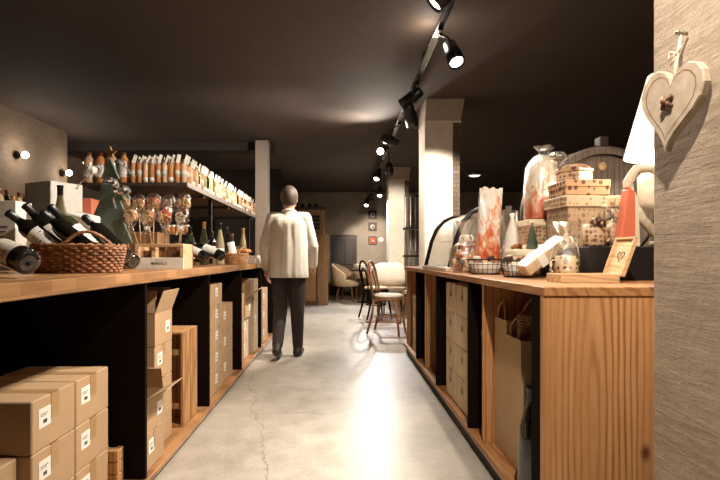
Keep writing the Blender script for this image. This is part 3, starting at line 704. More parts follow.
# standing bottles at the back under the hanging shelf
for k, (px, d, kind, gl, lb) in enumerate(((190, 3.75, 'bordeaux', 'bottle_green', 'label_white'), (204, 3.9, 'flute', 'bottle_green', 'label_white'), (220, 4.05, 'flute', 'bottle_pale', 'label_white'), (243, 4.75, 'flute', 'bottle_pale', 'label_white'), (212, 4.5, 'bordeaux', 'bottle', 'label'), (232, 4.9, 'bordeaux', 'bottle', 'label_white'))):
    p = at(px, 257, d); bottle(kind, gl, lb, 'cap_gold' if k % 2 else 'capsule', ('dark green bottle with white label standing leftmost under the hanging shelf', 'slim green bottle standing beside the thin black shelf post', 'slim pale bottle with white label, above the two lying bottles', 'slim pale bottle with white label, above the small basket', 'dark bottle standing behind the slim pale bottle', 'dark bottle standing between the two pale bottles')[k], loc=(p.x, d, LZ), group='bottles standing under the hanging shelf')
bk2 = basket(.085, .065, .085, .15, 7, 'small_basket', 'small pale wicker basket with handle on the far left counter', (-.905, 4.19, LZ), M['wicker_pale'], 0, 18); hoop(bk2, (.03, -.07, .088), (.098, .0, .088), .06, M['wicker_pale'], .005)
bottle('bordeaux', 'bottle', 'label_white', 'capsule', 'dark bottle leaning out of the small pale basket', base=(-.925, 4.19, LZ + .03), tip=(-.965, 4.19, LZ + .20), spin=1)
solo('bread_loaf', MB().ball((0, 0, 0), (.07, .022, .022), 12, 8).mesh('bread_loaf', M['cookie']), 'brown loaf resting on the small pale basket', 'bread', (-.845, 4.215, LZ + .116), .2)
def white_box(w, l, h, loc, rz, label, lid=True, mat='white_card', name='white_box', lines=True):
    t = thing(name, label, 'box', loc, rz); part('box_body', MB().box(-w / 2, w / 2, -l / 2, l / 2, 0, h).mesh('box_body', M[mat], bevel=.003), t)
    if lid: part('lid', MB().box(-w / 2 - .002, w / 2 + .002, -l / 2 - .002, l / 2 + .002, h * .78, h + .002).mesh('lid', M[mat], bevel=.002), t)
    if lines:
        b = MB()
        for q in range(3): b.box(-w * .22 + .01 * q, w * .22 - .012 * q, -l / 2 - .0035, -l / 2 - .002, h * (.62 - .07 * q), h * (.635 - .07 * q))
        part('printed_lines', b.mesh('printed_lines', M['print']), t)
    return t
white_box(.13, .12, .34, (-1.66, 2.42, LZ), 0, 'white card box cut by the left picture edge, behind the bottles', True)
white_box(.125, .10, .27, (-1.42, 2.32, LZ), .05, 'white card box standing behind the basket bottles', True)
white_box(.24, .20, .50, (-1.71, 2.87, LZ), -.45, 'tall white carton with a grey side behind the standing bottle', False)
white_box(.15, .16, .33, (-1.70, 3.2, LZ), .1, 'white card box under the small red carton', False)
white_box(.14, .14, .115, (-1.70, 3.2, LZ + .3345), .1, 'small red orange carton on top of a white box', False, 'red_card', 'red_box', False)
t = thing('white_parcel', 'white tilted gift parcel with printed lines beside the green tree', 'parcel', (-1.35, 2.525, LZ + .192), 0); t.rotation_euler = (.25, .22, -.2)
part('parcel_body', MB().box(-.085, .075, -.04, .04, 0, .10).mesh('parcel_body', M['paper'], bevel=.012, seg=2), t)
part('band', MB().box(-.087, .077, -.042, .042, .045, .055).mesh('band', M['ribbon_silver']), t)
white_box(.24, .14, .165, (-1.375, 2.525, LZ), -.06, 'low cream box lying behind the wicker basket', False, 'cream', 'cream_box', False)
solo('box_riser', MB().box(-.045, .045, -.05, .05, 0, .11).mesh('box_riser', M['grey_card'], bevel=.003), 'grey card box carrying the pale standing bottle', 'box', (-1.55, 2.66, LZ), .1)
bottle('flute', 'bottle_pale', 'label_white', 'capsule', 'tall pale green bottle standing before the white carton', loc=(-1.55, 2.66, LZ + .111), rz=.2)

# the green wooden christmas tree and its silver decorations
TD = 2.65; tx = (110.5 - 340) * TD / 480
t = thing('christmas_tree', 'dark green flat wooden christmas tree topped by a pale star', 'decoration', (tx, TD, LZ), .05); t.scale = (1.0, 1, 1.09)
zt = [(0.0, .56), (.050, .455), (.032, .455), (.078, .35), (.052, .35), (.10, .245), (.068, .245), (.122, .13), (.018, .13)]
poly = [(x, z) for x, z in zt] + [(.018, .018), (-.018, .018)] + [(-x, z) for x, z in reversed(zt[1:])]
part('tree_board', MB().prism(poly, -.011, .011).mesh('tree_board', M['tree_green'], bevel=.002), t)
part('foot', MB().box(-.07, .07, -.05, .05, 0, .02).mesh('foot', M['tree_green'], bevel=.003), t)
sp = [(.036 * (1 if i % 2 == 0 else .42) * math.sin(i * PI / 5), .585 + .036 * (1 if i % 2 == 0 else .42) * math.cos(i * PI / 5)) for i in range(10)]
part('star', MB().prism(sp, -.009, .009).mesh('star', M['cap_gold'], bevel=.001), t)
def bow(mb, c, s, n=7, w=.02, seed=1, tails=2):
    rd = random.Random(seed); c = Vector(c)
    for k in range(n):
        a = 2 * PI * k / n + rd.uniform(-.2, .2); el = rd.uniform(.1, .9); d = Vector((math.cos(a) * math.cos(el), math.sin(a) * math.cos(el), math.sin(el))); up = Vector((0, 0, 1)); sd = d.cross(up).normalized(); q = sd.cross(d)
        pts = [c + d * (s * math.sin(PI * u / 10) * .95) + q * (s * .42 * math.sin(2 * PI * u / 10)) for u in range(11)]
        mb.band(pts, sd, w)
    for k in range(tails):
        a = rd.uniform(0, 2 * PI); pts = []
        for u in range(12): r = s * (.2 + u * .16); pts.append(c + Vector((math.cos(a + u * .12) * r, math.sin(a + u * .12) * r * .5, -.0025 * u * u * s * 6 + math.sin(u * .9) * s * .12)))
        mb.band(pts, (0, 1, .3), w * .8)
    return mb
for k, (px, py, d, s, lab) in enumerate(((122, 193, 2.585, .05, 'large silver foil bow on the right side of the green tree'), (110, 183, 2.575, .035, 'silver foil bow across the middle of the green tree'), (93, 173, 2.60, .05, 'white silver bow left of the green tree'), (120, 164, 2.61, .03, 'small silver bow near the star of the green tree'))):
    p = at(px, py, d); solo('foil_bow', bow(MB(), (0, 0, 0), s * .95, 9, .024, k + 3, 1).mesh('foil_bow', M['foil' if k != 2 else 'ribbon_white']), lab, 'bow', tuple(p), 0, 'silver bows on the tree')

# lettered crate with wrapped lollipops
CX0, CY0 = -.955, 2.62
t = thing('lettered_crate', 'small pale wine crate with white lettered front board on the left counter', 'crate', (CX0, CY0, LZ)); w, l, h = .255, .17, .135
part('front_board', MB().box(-w / 2, w / 2, -l / 2, -l / 2 + .012, 0, .062).mesh('front_board', M['white_card'], bevel=.002), t)
part('top_rail', MB().box(-w / 2, w / 2, -l / 2, -l / 2 + .014, .118, h).mesh('top_rail', M['pale_wood'], bevel=.002), t)
part('back_board', MB().box(-w / 2, w / 2, l / 2 - .012, l / 2, 0, h).mesh('back_board', M['brown_wood']), t)
for s in (-1, 1): part('side_board', MB().box(min(s * w / 2, s * (w / 2 - .014)), max(s * w / 2, s * (w / 2 - .014)), -l / 2 + .012, l / 2 - .012, 0, h).mesh('side_board', M['pale_wood'], bevel=.002), t)
for s in (-1, 1): part('corner_post', MB().box(s * (w / 2 - .008) - .008, s * (w / 2 - .008) + .008, -l / 2 + .0, -l / 2 + .016, .062, .118).mesh('corner_post', M['pale_wood']), t)
part('crate_floor', MB().box(-w / 2 + .014, w / 2 - .014, -l / 2 + .012, l / 2 - .012, 0, .008).mesh('crate_floor', M['brown_wood']), t)
part('holder_block', MB().box(-w / 2 + .016, w / 2 - .016, -.02, .068, .008, .10).mesh('holder_block', M['brown_wood']), t)
part('divider', MB().box(-.045, -.025, -l / 2 + .014, -.022, .008, .116).mesh('divider', M['pale_wood']), t)
def lettering(txt, size, mat, parent, loc, rot, name='lettering', ext=.0006):
    cu = bpy.data.curves.new('lettering', 'FONT'); cu.body = txt; cu.size = size; cu.align_x = 'CENTER'; cu.align_y = 'CENTER'; cu.extrude = ext
    o = bpy.data.objects.new('lettering', cu); COL.objects.link(o); dg = bpy.context.evaluated_depsgraph_get()
    me = bpy.data.meshes.new_from_object(o.evaluated_get(dg)); bpy.data.objects.remove(o); me.materials.clear(); me.materials.append(mat)
    p = part(name, me, parent); p.location = loc; p.rotation_euler = rot; return p
lettering('BAROLO', .021, M['print'], t, (0, -l / 2 - .0008, .031), (PI / 2, 0, 0))
b = MB()
for q in range(6): b.box(-.022 + q * .008, -.018 + q * .008, -l / 2 - .0012, -l / 2, .048, .0505)
part('small_print', b.mesh('small_print', M['print']), t)
# dark wooden box left of the crate
t = thing('wooden_box', 'brown wooden box standing between the green tree and the crate', 'box', (-1.16, 2.86, LZ), .1)
for nm, a in (('side_board', (-.09, -.078, -.08, .08, 0, .21)), ('side_board', (.078, .09, -.08, .08, 0, .21)), ('front_board', (-.078, .078, -.08, -.07, 0, .21)), ('back_board', (-.078, .078, .07, .08, 0, .21)), ('box_floor', (-.078, .078, -.07, .07, 0, .01))): part(nm, MB().box(*a).mesh(nm, M['rustic_wood'], bevel=.002), t)
LOL = []
for k in range(5): LOL.append((124 + k * 15, 204 + (k % 2), 2.735, 'back', k, 5))
for k in range(4): LOL.append((131 + k * 17, 216 + (k % 2), 2.615, 'front', k, 4))
KIND = ['almond topped', 'nut studded', 'red glazed', 'white flecked', 'almond topped']
for (px, py, d, row, k, n) in LOL:
    p = at(px, py, d); bx = CX0 + (p.x - CX0) * .80; rz0 = random.uniform(-.3, .3)
    t = thing('lollipop', 'wrapped %s biscuit lollipop, %s from left in the %s row' % (KIND[k], NTH[k], row), 'lollipop', (p.x, d, p.z), 0, 'biscuit lollipops in the crate'); r = .037
    q = Matrix.Rotation(rz0, 4, 'Z') @ Matrix.Rotation(PI / 2, 4, 'X')
    b = MB(); b.T = q; b.lathe([(0, -.008), (r * .9, -.008), (r, -.003), (r, .004), (r * .92, .009), (0, .012)], 20)
    part('biscuit', b.mesh('biscuit', M['terracotta' if k == 2 else ('choc' if k == 3 else 'cookie')]), t)
    b = MB(); b.T = q; rd = random.Random(k + (50 if row == 'back' else 0))
    for i in range(34 if k != 2 else 14): a = rd.uniform(0, 6.28); rr = r * math.sqrt(rd.random()) * .85; b.ball((rr * math.cos(a), rr * math.sin(a), .012), (.0085, .0065, .005), 7, 5)
    part('nuts', b.mesh('nuts', M['almond'] if k != 3 else M['paper']), t, 'stuff')
    z0 = LZ + .02 - p.z if row == 'back' else LZ + .102 - p.z
    stick = [(0, 0, -r * .9), (bx - p.x, (CY0 + (.05 if row == 'back' else .02)) - d, LZ + .1035 - p.z)]
    part('stick', MB().tube(stick, .0028, 6).mesh('stick', M['pale_wood']), t)
    rd2 = random.Random(k * 7 + len(row)); jit = [[1 + rd2.uniform(-.08, .08) for _ in range(14)] for _ in range(9)]
    b = MB(); b.T = Matrix.Rotation(rz0, 4, 'Z') @ Matrix.Scale(.5, 4, (0, 1, 0))
    b.lathe([(.010, -.075), (.024, -.092), (.009, -.066), (.028, -.048), (.040, -.02), (.041, .015), (.039, .040), (.02, .062), (.0, .066)], 14, wob=lambda a, j: jit[j][int(a / (2 * PI) * 14 + .5) % 14])
    part('cellophane', b.mesh('cellophane', M['cello']), t)
    part('ribbon', bow(MB(), (0, -.012, -.066), .018, 5, .007, k + 20, 2).mesh('ribbon', M['ribbon_white' if k % 2 else 'ribbon_silver']), t)
# row of little bars with white caps standing on a small wooden tray, behind
t = thing('small_rack', 'small wooden rack of white capped jars under the hanging shelf', 'rack', (-1.29, 3.82, LZ), 0)
part('board', MB().box(-.10, .10, -.05, .05, .245, .265).mesh('board', M['crate_wood'], bevel=.002), t)
for s in (-1, 1): part('upright', MB().box(s * .092 - .008, s * .092 + .008, -.05, .05, 0, .245).mesh('upright', M['crate_wood']), t)
for k in range(5):
    j = thing('spice_jar', 'small spice jar with white cap, %s from left on the little rack' % NTH[k], 'jar', (-1.29 - .074 + k * .037, 3.82, LZ + .2655), 0, 'spice jars on the little rack')
    part('jar_body', MB().lathe([(0, 0), (.015, 0), (.016, .003), (.016, .035), (0, .035)], 12).mesh('jar_body', M['amber']), j); part('jar_cap', MB().lathe([(0, .035), (.0165, .035), (.0165, .055), (0, .055)], 12).mesh('jar_cap', M['paper']), j)
for k, (px, d, w, h) in enumerate(((187, 3.45, .06, .15), (228, 4.4, .07, .13), (249, 5.15, .09, .18))):
    p = at(px, 257, d); white_box(w, w, h, (p.x - .1, d, LZ), .1 * k, ('small white box behind the lying bottles', 'small white box beside the pale slim bottle', 'white box standing behind the small pale basket')[k], True, name='small_white_box', lines=False)
for k in range(3):
    t = thing('gift_parcel', 'small white gift with bow near the walking person, %s of three' % ('nearest', 'middle', 'farthest')[k], 'gift', (-.88 + .015 * k, 4.75 + .14 * k, LZ), .3 * k, 'white gifts at the counter end')
    part('parcel_body', MB().box(-.045, .045, -.045, .045, 0, .05).mesh('parcel_body', M['paper'], bevel=.006), t); part('bow', bow(MB(), (0, 0, .054), .032, 8, .014, k, 0).mesh('bow', M['ribbon_white']), t)

# ------------------------------------------------------------------ hanging shelf with its small bottles
SZ = 1.585; SX0, SX1, SY0, SY1 = -2.05, -1.20, 3.76, 7.0
t = thing('bottle_shelf', 'dark metal shelf standing on thin posts above the left counter', 'shelf', (SX1, SY0, SZ - .06))
part('shelf_board', MB().box(SX0 - SX1, 0, 0, SY1 - SY0, .03, .06).mesh('shelf_board', M['shelf'], bevel=.003), t)
part('front_lip', MB().box(-.004, .004, .0, SY1 - SY0, .026, .064).mesh('front_lip', M['grey_metal']), t)
for y in (.55, 1.5, 2.9): part('cross_brace', MB().box(SX0 - SX1 + .02, -.02, y - .02, y + .02, 0, .03).mesh('cross_brace', M['shelf']), t)
for (x, y) in ((-.06, .9), (-.06, 2.85)): part('post', MB().box(x - .016, x + .016, y - .016, y + .016, LZ - SZ + .061, .03).mesh('post', M['black_metal']), t)
for (x, y) in ((-.60, .3), (-.60, 2.9)): part('post', MB().box(x - .016, x + .016, y - .016, y + .016, LZ - SZ + .061, .03).mesh('post', M['black_metal']), t)
rd = random.Random(11)
tagm = []
for k in range(4):
    b = MB(); a = .5 + .25 * k; b.T = Matrix.Rotation(k * .2 - .3, 4, 'Z'); b.T = b.T @ Matrix.Translation((0, -.012, .168)) @ Matrix.Rotation(.12 + .13 * k, 4, 'Y') @ Matrix.Rotation(.22, 4, 'X')
    b.box(-.015, .015, -.001, .001, -.012, .056)
    tagm.append(b.mesh('paper_tag', M['paper']))
lab_s = [MB().lathe([(.0229, .012), (.0229, .042)], 14).mesh('bottle_label', M['paper']), MB().lathe([(.0229, .05), (.0229, .10)], 14).mesh('bottle_label', M['label'])]
body_s = {g: MB().lathe(PROF['small'], 14).mesh('bottle_body', M[g]) for g in ('amber', 'amber_pale', 'bottle', 'bottle_pale')}
cap_s = MB().lathe([(.0105, .150), (.0115, .165), (.0115, .186), (0, .187)], 12).mesh('capsule', M['cap_gold'])
def shelf_bottle(x, y, glass, lab, grp, parts=True):
    t = thing('gift_bottle', lab, 'bottle', (x, y, SZ), rd.uniform(.9, 2.0), grp)
    part('bottle_body', body_s[glass], t); part('capsule', cap_s, t); part('bottle_label', lab_s[rd.randrange(2)], t)
    if rd.random() < .85: part('paper_tag', tagm[rd.randrange(4)], t)
for i in range(9):                        # near end, first two rows
    for j in range(2):
        shelf_bottle(SX1 - .035 - i * .050, SY0 + .035 + j * .06, 'amber' if (i + j) % 3 else 'amber_pale', 'little amber bottle with a white tag in the near end rows of the hanging shelf', 'amber bottles at the near end of the hanging shelf')
GL = ['amber', 'amber_pale', 'bottle_pale', 'bottle', 'amber_pale']
for i in range(55):                       # along the aisle edge, two deep
    for j in range(2):
        shelf_bottle(SX1 - .035 - j * .055 + rd.uniform(-.006, .006), SY0 + .165 + i * .056, GL[rd.randrange(5)], 'small gift bottle with paper tag along the aisle edge of the hanging shelf', 'gift bottles along the aisle edge of the hanging shelf')
for k in range(7):
    bottle('spirit', 'amber' if k % 2 else 'amber_pale', 'label_white', 'cap_red' if k % 3 else 'cap_gold', 'spirit bottle at the back corner of the hanging shelf, %s from left' % NTH[k], loc=(SX0 + .055 + (k % 4) * .092 - (.0 if k < 4 else -.04), SY0 + .06 + (k // 4) * .1, SZ), group='spirit bottles on the hanging shelf', name='spirit_bottle')

# rack of bottles along the left wall
t = thing('wall_rack', 'wooden wall rack holding a row of bottles on the left wall', 'rack', (-3.74, 5.8, 0))
for z in (1.05, 1.42): part('rack_shelf', MB().box(0, .26, -1.2, .9, z - .02, z).mesh('rack_shelf', M['crate_wood'], bevel=.002), t)
for y in (-1.2, .9): part('rack_side', MB().box(0, .26, y - .012, y + .012, 0, 1.75).mesh('rack_side', M['crate_wood']), t)
for z, nm in ((1.05, 'lower'), (1.42, 'upper')):
    for k in range(20): bottle('bordeaux' if k % 3 else 'spirit', ('amber', 'amber_pale', 'bottle')[k % 3], 'label_white', 'cap_red' if k % 2 else 'cap_gold', 'bottle on the %s board of the left wall rack, seen past the boxes' % nm, loc=(-3.60, 4.68 + k * .1, z + .001), rz=PI / 2, group='bottles on the %s board of the wall rack' % nm)
# ------------------------------------------------------------------ on the right counter
def wire_basket(loc, rx, ry, h, label):
    t = thing('wire_basket', label, 'basket', loc, 0, 'wire baskets on the right counter')
    def ring(f, z, r): return MB().tube([(rx * f * math.cos(2 * PI * i / 40), ry * f * math.sin(2 * PI * i / 40), z) for i in range(40)], r, 6, True)
    part('rim', ring(1, h, .005).mesh('rim', M['black_metal']), t)
    b = MB()
    for f, z in ((.80, .003), (.87, h * .35), (.94, h * .7)):
        b.tube([(rx * f * math.cos(2 * PI * i / 40), ry * f * math.sin(2 * PI * i / 40), z) for i in range(40)], .0016, 5, True)
    for i in range(22):
        a = 2 * PI * i / 22; b.tube([(rx * .8 * math.cos(a), ry * .8 * math.sin(a), .003), (rx * math.cos(a), ry * math.sin(a), h)], .0015, 5)
    for i in range(9): x = -.7 + i * .175; yy = math.sqrt(max(0, .64 - x * x)); b.tube([(rx * x, -ry * yy, .003), (rx * x, ry * yy, .003)], .0014, 4)
    part('wires', b.mesh('wires', M['black_metal']), t, 'stuff')
    rd = random.Random(int(loc[1] * 100)); b = MB()
    jit = [[1 + rd.uniform(-.1, .1) for _ in range(20)] for _ in range(9)]
    b.lathe([(0, .007), (.74, .007), (.80, .03), (.86, h * .62), (.88, h * .78)], 20, wob=lambda a, j: jit[j][int(a / (2 * PI) * 20 + .5) % 20])
    b.v = [(x * rx, y * ry, z) for x, y, z in b.v]; part('paper_lining', b.mesh('paper_lining', M['paper']), t)
    for k in range(12):
        a = rd.uniform(0, 6.28); q = math.sqrt(rd.random()) * .58; mm = ('paper', 'cookie', 'cream', 'choc')[k % 4]; b = MB(); b.T = Euler((rd.uniform(-.5, .5), rd.uniform(-.5, .5), rd.uniform(0, 3))).to_matrix().to_4x4()
        b.lathe([(0, -.012), (.02, -.012), (.022, -.006), (.022, .006), (.02, .012), (0, .012)], 12)
        s = solo('wrapped_sweet', b.mesh('wrapped_sweet', M[mm]), 'wrapped sweet lying among others in the %s' % ('nearer wire basket' if loc[1] < 2.5 else 'farther wire basket'), 'sweet', (loc[0] + rx * q * math.cos(a), loc[1] + ry * q * math.sin(a), loc[2] + .036 + .028 * (k // 5)), 0, 'sweets in the %s' % ('nearer wire basket' if loc[1] < 2.5 else 'farther wire basket'))
    return t
wire_basket((.885, 2.38, RZ), .085, .075, .082, 'round black wire basket nearer the wrapped mug, full of wrapped sweets')
wire_basket((.845, 2.775, RZ + .0004), .108, .085, .085, 'oval black wire basket farther away, full of wrapped sweets')

def cello_bag(loc, rx, ry, h, label, n, mats, name='cellophane_bag', rz=0, fan=.5, seed=1, sizes=(.016, .024), tie=True, body=.62):
    t = thing(name, label, 'bag', loc, rz, 'clear gift bags on the right counter'); rd = random.Random(seed); N = 18
    jit = [[1 + rd.uniform(-.09, .09) for _ in range(N)] for _ in range(12)]; zt = h * body
    pr = [(.0, .002), (.86, .002), (.97, .03), (1, zt * .4), (.96, zt * .7), (.6, zt * .92), (.14, zt), (.30, zt + (h - zt) * .35), (fan, zt + (h - zt) * .75), (fan * 1.3, h)]
    b = MB(); b.lathe(pr[:-1] + [pr[-1]], N, wob=lambda a, j: jit[j][int(a / (2 * PI) * N + .5) % N] * (1 if j < 7 else 1 + .22 * math.cos(a * 5)))
    b.f = [f for f in b.f if len(f) == 4 or b.v[f[0]][2] < .01]; b.sm = b.sm[:len(b.f)]; b.mi = b.mi[:len(b.f)]
    b.v = [(x * rx, y * ry, z) for x, y, z in b.v]; part('cellophane', b.mesh('cellophane', M['cello']), t)
    for q, mm in enumerate(mats):
        b = MB()
        for k in range(n // len(mats)):
            a = rd.uniform(0, 6.28); z = .02 + rd.random() ** 1.3 * zt * .72; f = math.sqrt(rd.random()) * .80 * (1 if z < zt * .5 else .75); s = rd.uniform(*sizes)
            b.T = Matrix.Translation((rx * f * math.cos(a), ry * f * math.sin(a), z)) @ Euler((rd.uniform(0, 3), rd.uniform(0, 3), 0)).to_matrix().to_4x4(); b.ball((0, 0, 0), (s, s * .8, s * .55), 9, 6)
        part('contents', b.mesh('contents', M[mm]), t, 'stuff')
    if tie: part('ribbon', bow(MB(), (0, -ry * .14, zt), .05, 7, .012, seed, 4).mesh('ribbon', M['ribbon_white' if seed % 2 else 'ribbon_silver']), t)
    return t
cello_bag((.80, 3.055, RZ), .10, .085, .33, 'clear bag of brown nut biscuits before the glass display case', 130, ('cookie', 'choc', 'almond', 'terracotta'), seed=3, sizes=(.014, .024))
t = thing('cone_bag', 'white pointed paper cone with a clear window of brown biscuits between two wire baskets', 'bag', (1.02, 2.84, RZ + .0006)); rd = random.Random(5)
part('paper_cone', MB().lathe([(0, 0), (.052, 0), (.058, .02), (.056, .11), (.038, .23), (.010, .33), (.016, .355), (.0, .36)], 18, wob=lambda a, j: 1 + .06 * math.sin(a * 5 + j)).mesh('paper_cone', M['paper']), t)
b = MB()
for k in range(30): aa = -1.25 + rd.uniform(-.62, .62); z = rd.uniform(.06, .17); b.ball((.054 * math.cos(aa), .056 * math.sin(aa), z), (.013, .012, .010), 8, 6)
part('biscuits', b.mesh('biscuits', M['cookie']), t, 'stuff')
t = cello_bag((1.09, 3.07, RZ), .068, .065, .30, 'clear bag of pale biscuits behind the white topped bag', 70, ('almond', 'cookie'), seed=8, body=.6)
# tall printed bag
def pleat_bag(loc, w, l, h, name, label, mats, crest, rz=0, tilt=0, seed=2):
    t = thing(name, label, 'bag', loc, rz); t.rotation_euler = (0, tilt, rz); rd = random.Random(seed); nx, nz = 10, 12; b = MB()
    for s in (-1, 1):
        vs = []; fs = []
        for j in range(nz + 1):
            v = j / nz
            for i in range(nx + 1):
                u = i / nx * 2 - 1; thick = (l / 2) * (1 - v ** 3 * .92) * (1 - abs(u) ** 6 * .5)
                vs.append((u * w / 2 * (1 - .08 * math.sin(v * PI)) + rd.uniform(-.002, .002), s * thick + (rd.uniform(-.004, .004) if 0 < j else 0), v * h + (crest * math.sin(u * 9) * v ** 4 if j == nz else 0)))
        for j in range(nz):
            for i in range(nx): q = j * (nx + 1) + i; fs.append((q, q + 1, q + nx + 2, q + nx + 1))
        b.add(vs, fs, True)
        if s == -1: A = vs
        else:
            B = vs
    L = (nx + 1)
    for i0 in (0, nx):
        vs = []; fs = []
        for j in range(nz + 1): vs += [A[j * L + i0], B[j * L + i0]]
        for j in range(nz): fs.append((2 * j, 2 * j + 1, 2 * j + 3, 2 * j + 2))
        b.add(vs, fs, True)
    b.add([A[i] for i in (0, nx)] + [B[i] for i in (0, nx)], [(0, 1, 3, 2)])
    part('bag_body', b.mesh('bag_body', M[mats]), t); return t
t = pleat_bag((.887, 2.912, RZ + .0006), .145, .09, .52, 'printed_bag', 'tall cream printed bag with red pattern, left of the red panettone bag', 'redcream', .008, .1, .06)
# tins and the red panettone bag
def tin(loc, rx, h, mat, label, n=28, group=None):
    t = thing('gift_tin', label, 'tin', loc, 0, group); part('tin_body', MB().lathe([(0, 0), (rx, 0), (rx, h * .8), (0, h * .8)], n).mesh('tin_body', M[mat]), t)
    part('tin_lid', MB().lathe([(0, h * .78), (rx * 1.02, h * .78), (rx * 1.03, h * .79), (rx * 1.03, h), (rx * .98, h + .004), (0, h + .004)], n).mesh('tin_lid', M['cream' if mat == 'faces' else 'dots']), t); return t
tin((.965, 2.53, RZ), .088, .135, 'faces', 'round tin with red dots behind the nearer wire basket', group='round gift tins')
tin((1.115, 2.665, RZ), .095, .165, 'faces', 'round dotted tin under the cream box, behind the red dotted tin', group='round gift tins')
t = thing('cream_box', 'cream patterned box carrying the red and white panettone bag', 'box', (1.115, 2.665, RZ + .1696)); part('box_body', MB().box(-.095, .095, -.085, .085, 0, .13).mesh('box_body', M['stars'], bevel=.004), t); part('lid', MB().box(-.098, .098, -.088, .088, .10, .134).mesh('lid', M['cream'], bevel=.003), t)
PZ = RZ + .17 + .136
t = thing('panettone_bag', 'tall red and white panettone bag with clear gathered top', 'bag', (1.11, 2.665, PZ), .1); t.rotation_euler = (0, .05, .1)
rd = random.Random(4); jit = [[1 + rd.uniform(-.05, .05) for _ in range(20)] for _ in range(14)]
part('wrapper', MB().lathe([(0, 0), (.082, 0), (.086, .01), (.088, .15), (.086, .25), (.076, .31), (.05, .345), (.0, .36)], 20, wob=lambda a, j: jit[j][int(a / (2 * PI) * 20 + .5) % 20]).mesh('wrapper', M['redwhite']), t)
b = MB(); b.lathe([(.09, .004), (.096, .16), (.09, .29), (.05, .35), (.02, .365), (.03, .385), (.05, .405)], 20, wob=lambda a, j: jit[j][int(a / (2 * PI) * 20 + .5) % 20] * (1 + (.3 * math.cos(a * 4) if j > 4 else 0)))
b.f = [f for f in b.f if len(f) == 4]; b.sm = b.sm[:len(b.f)]; b.mi = b.mi[:len(b.f)]
part('cellophane', b.mesh('cellophane', M['cello']), t)
part('ribbon', bow(MB(), (.06, -.05, .325), .055, 7, .022, 6, 2).mesh('ribbon', M['foil']), t)
# the dark small figure in front of it
t = thing('figurine', 'dark green little tree figure standing on the red dotted tin', 'figurine', (1.0, 2.50, RZ + .1396)); b = MB().lathe([(0, 0), (.026, 0), (.03, .006), (.024, .03), (.03, .032), (.018, .065), (.023, .067), (.011, .1), (.015, .102), (0, .135)], 14)
part('figure_body', b.mesh('figure_body', M['tree_green']), t); part('figure_top', MB().ball((0, 0, .137), .008, 8, 6).mesh('figure_top', M['cap_gold']), t)
# leaning clear box
t = thing('clear_box', 'long flat cream box in cellophane leaning behind the wrapped mug', 'box', (.868, 2.225, RZ + .016), 0); t.rotation_euler = (.12, -.62, .12)
part('box_body', MB().box(0, .24, -.025, .055, 0, .05).mesh('box_body', M['cream'], bevel=.003), t)
part('cellophane', MB().box(-.004, .244, -.029, .059, -.004, .054).mesh('cellophane', M['cello'], bevel=.006), t)
part('paper_band', MB().box(.07, .11, -.0295, .0595, -.0045, .0545).mesh('paper_band', M['paper']), t)


# wrapped mug with curled ribbon
t = thing('wrapped_mug', 'brown leaf patterned mug wrapped in cellophane with white curled ribbons', 'mug', (.992, 2.095, RZ + .0006), 2.6)
part('mug_body', MB().lathe([(0, 0), (.041, 0), (.044, .004), (.047, .05), (.048, .105), (.044, .105), (.042, .02), (0, .016)], 24).mesh('mug_body', M['leaf_mug']), t)
part('mug_handle', MB().tube([(.039, 0, .085), (.06, 0, .082), (.068, 0, .055), (.058, 0, .028), (.038, 0, .025)], .006, 8).mesh('mug_handle', M['leaf_mug']), t)
rd = random.Random(9); jit = [[1 + rd.uniform(-.1, .1) for _ in range(16)] for _ in range(9)]
b = MB(); b.lathe([(.0, .001), (.051, .001), (.055, .05), (.052, .11), (.024, .145), (.010, .155), (.02, .18), (.032, .215), (.044, .255)], 16, wob=lambda a, j: jit[j][int(a / (2 * PI) * 16 + .5) % 16] * (1 + (.3 * math.cos(a * 4) if j > 5 else 0)))
b.f = [f for f in b.f if len(f) == 4]; b.sm = b.sm[:len(b.f)]; b.mi = b.mi[:len(b.f)]
part('cellophane', b.mesh('cellophane', M['cello']), t)
b = bow(MB(), (0, -.012, .155), .042, 6, .009, 2, 0)
for (x1, zz1, y1) in ((.075, .02, -.02), (.055, .03, -.03), (-.045, .06, -.02)):
    b.band([(x1 * (1 - (1 - u / 12) ** 2), -.012 + y1 * u / 12, .155 + .02 * math.sin(u / 12 * PI) - (.155 - zz1) * (u / 12) ** 2.2) for u in range(13)], (.2, 1, 0), .007)
part('ribbon', b.mesh('ribbon', M['ribbon_white']), t)

# open wooden box with the stamped lid
t = thing('open_wooden_box', 'pale wooden box with its stamped lid standing open near the counter end', 'box', (.965, 1.915, RZ)); w, l, h, e = .225, .135, .034, .007
for nm, a in (('box_front', (-w / 2, w / 2, -l / 2, -l / 2 + e, 0, h)), ('box_back', (-w / 2, w / 2, l / 2 - e, l / 2, 0, h)), ('box_end', (-w / 2, -w / 2 + e, -l / 2 + e, l / 2 - e, 0, h)), ('box_end', (w / 2 - e, w / 2, -l / 2 + e, l / 2 - e, 0, h)), ('box_floor', (-w / 2 + e, w / 2 - e, -l / 2 + e, l / 2 - e, 0, .006))):
    part(nm, MB().box(*a).mesh(nm, M['pale_wood'], bevel=.0015), t)
lid = part('lid', MB().box(-l / 2, l / 2, 0, .162, 0, .006).box(-l / 2, l / 2, 0, .008, .006, .016).box(-l / 2, l / 2, .154, .162, .006, .016).box(-l / 2, -l / 2 + .008, .008, .154, .006, .016).box(l / 2 - .008, l / 2, .008, .154, .006, .016).mesh('lid', M['pale_wood'], bevel=.001), t)
lx = math.radians(20)                      # lid stands on the right end, leaning outwards; its inner side faces left
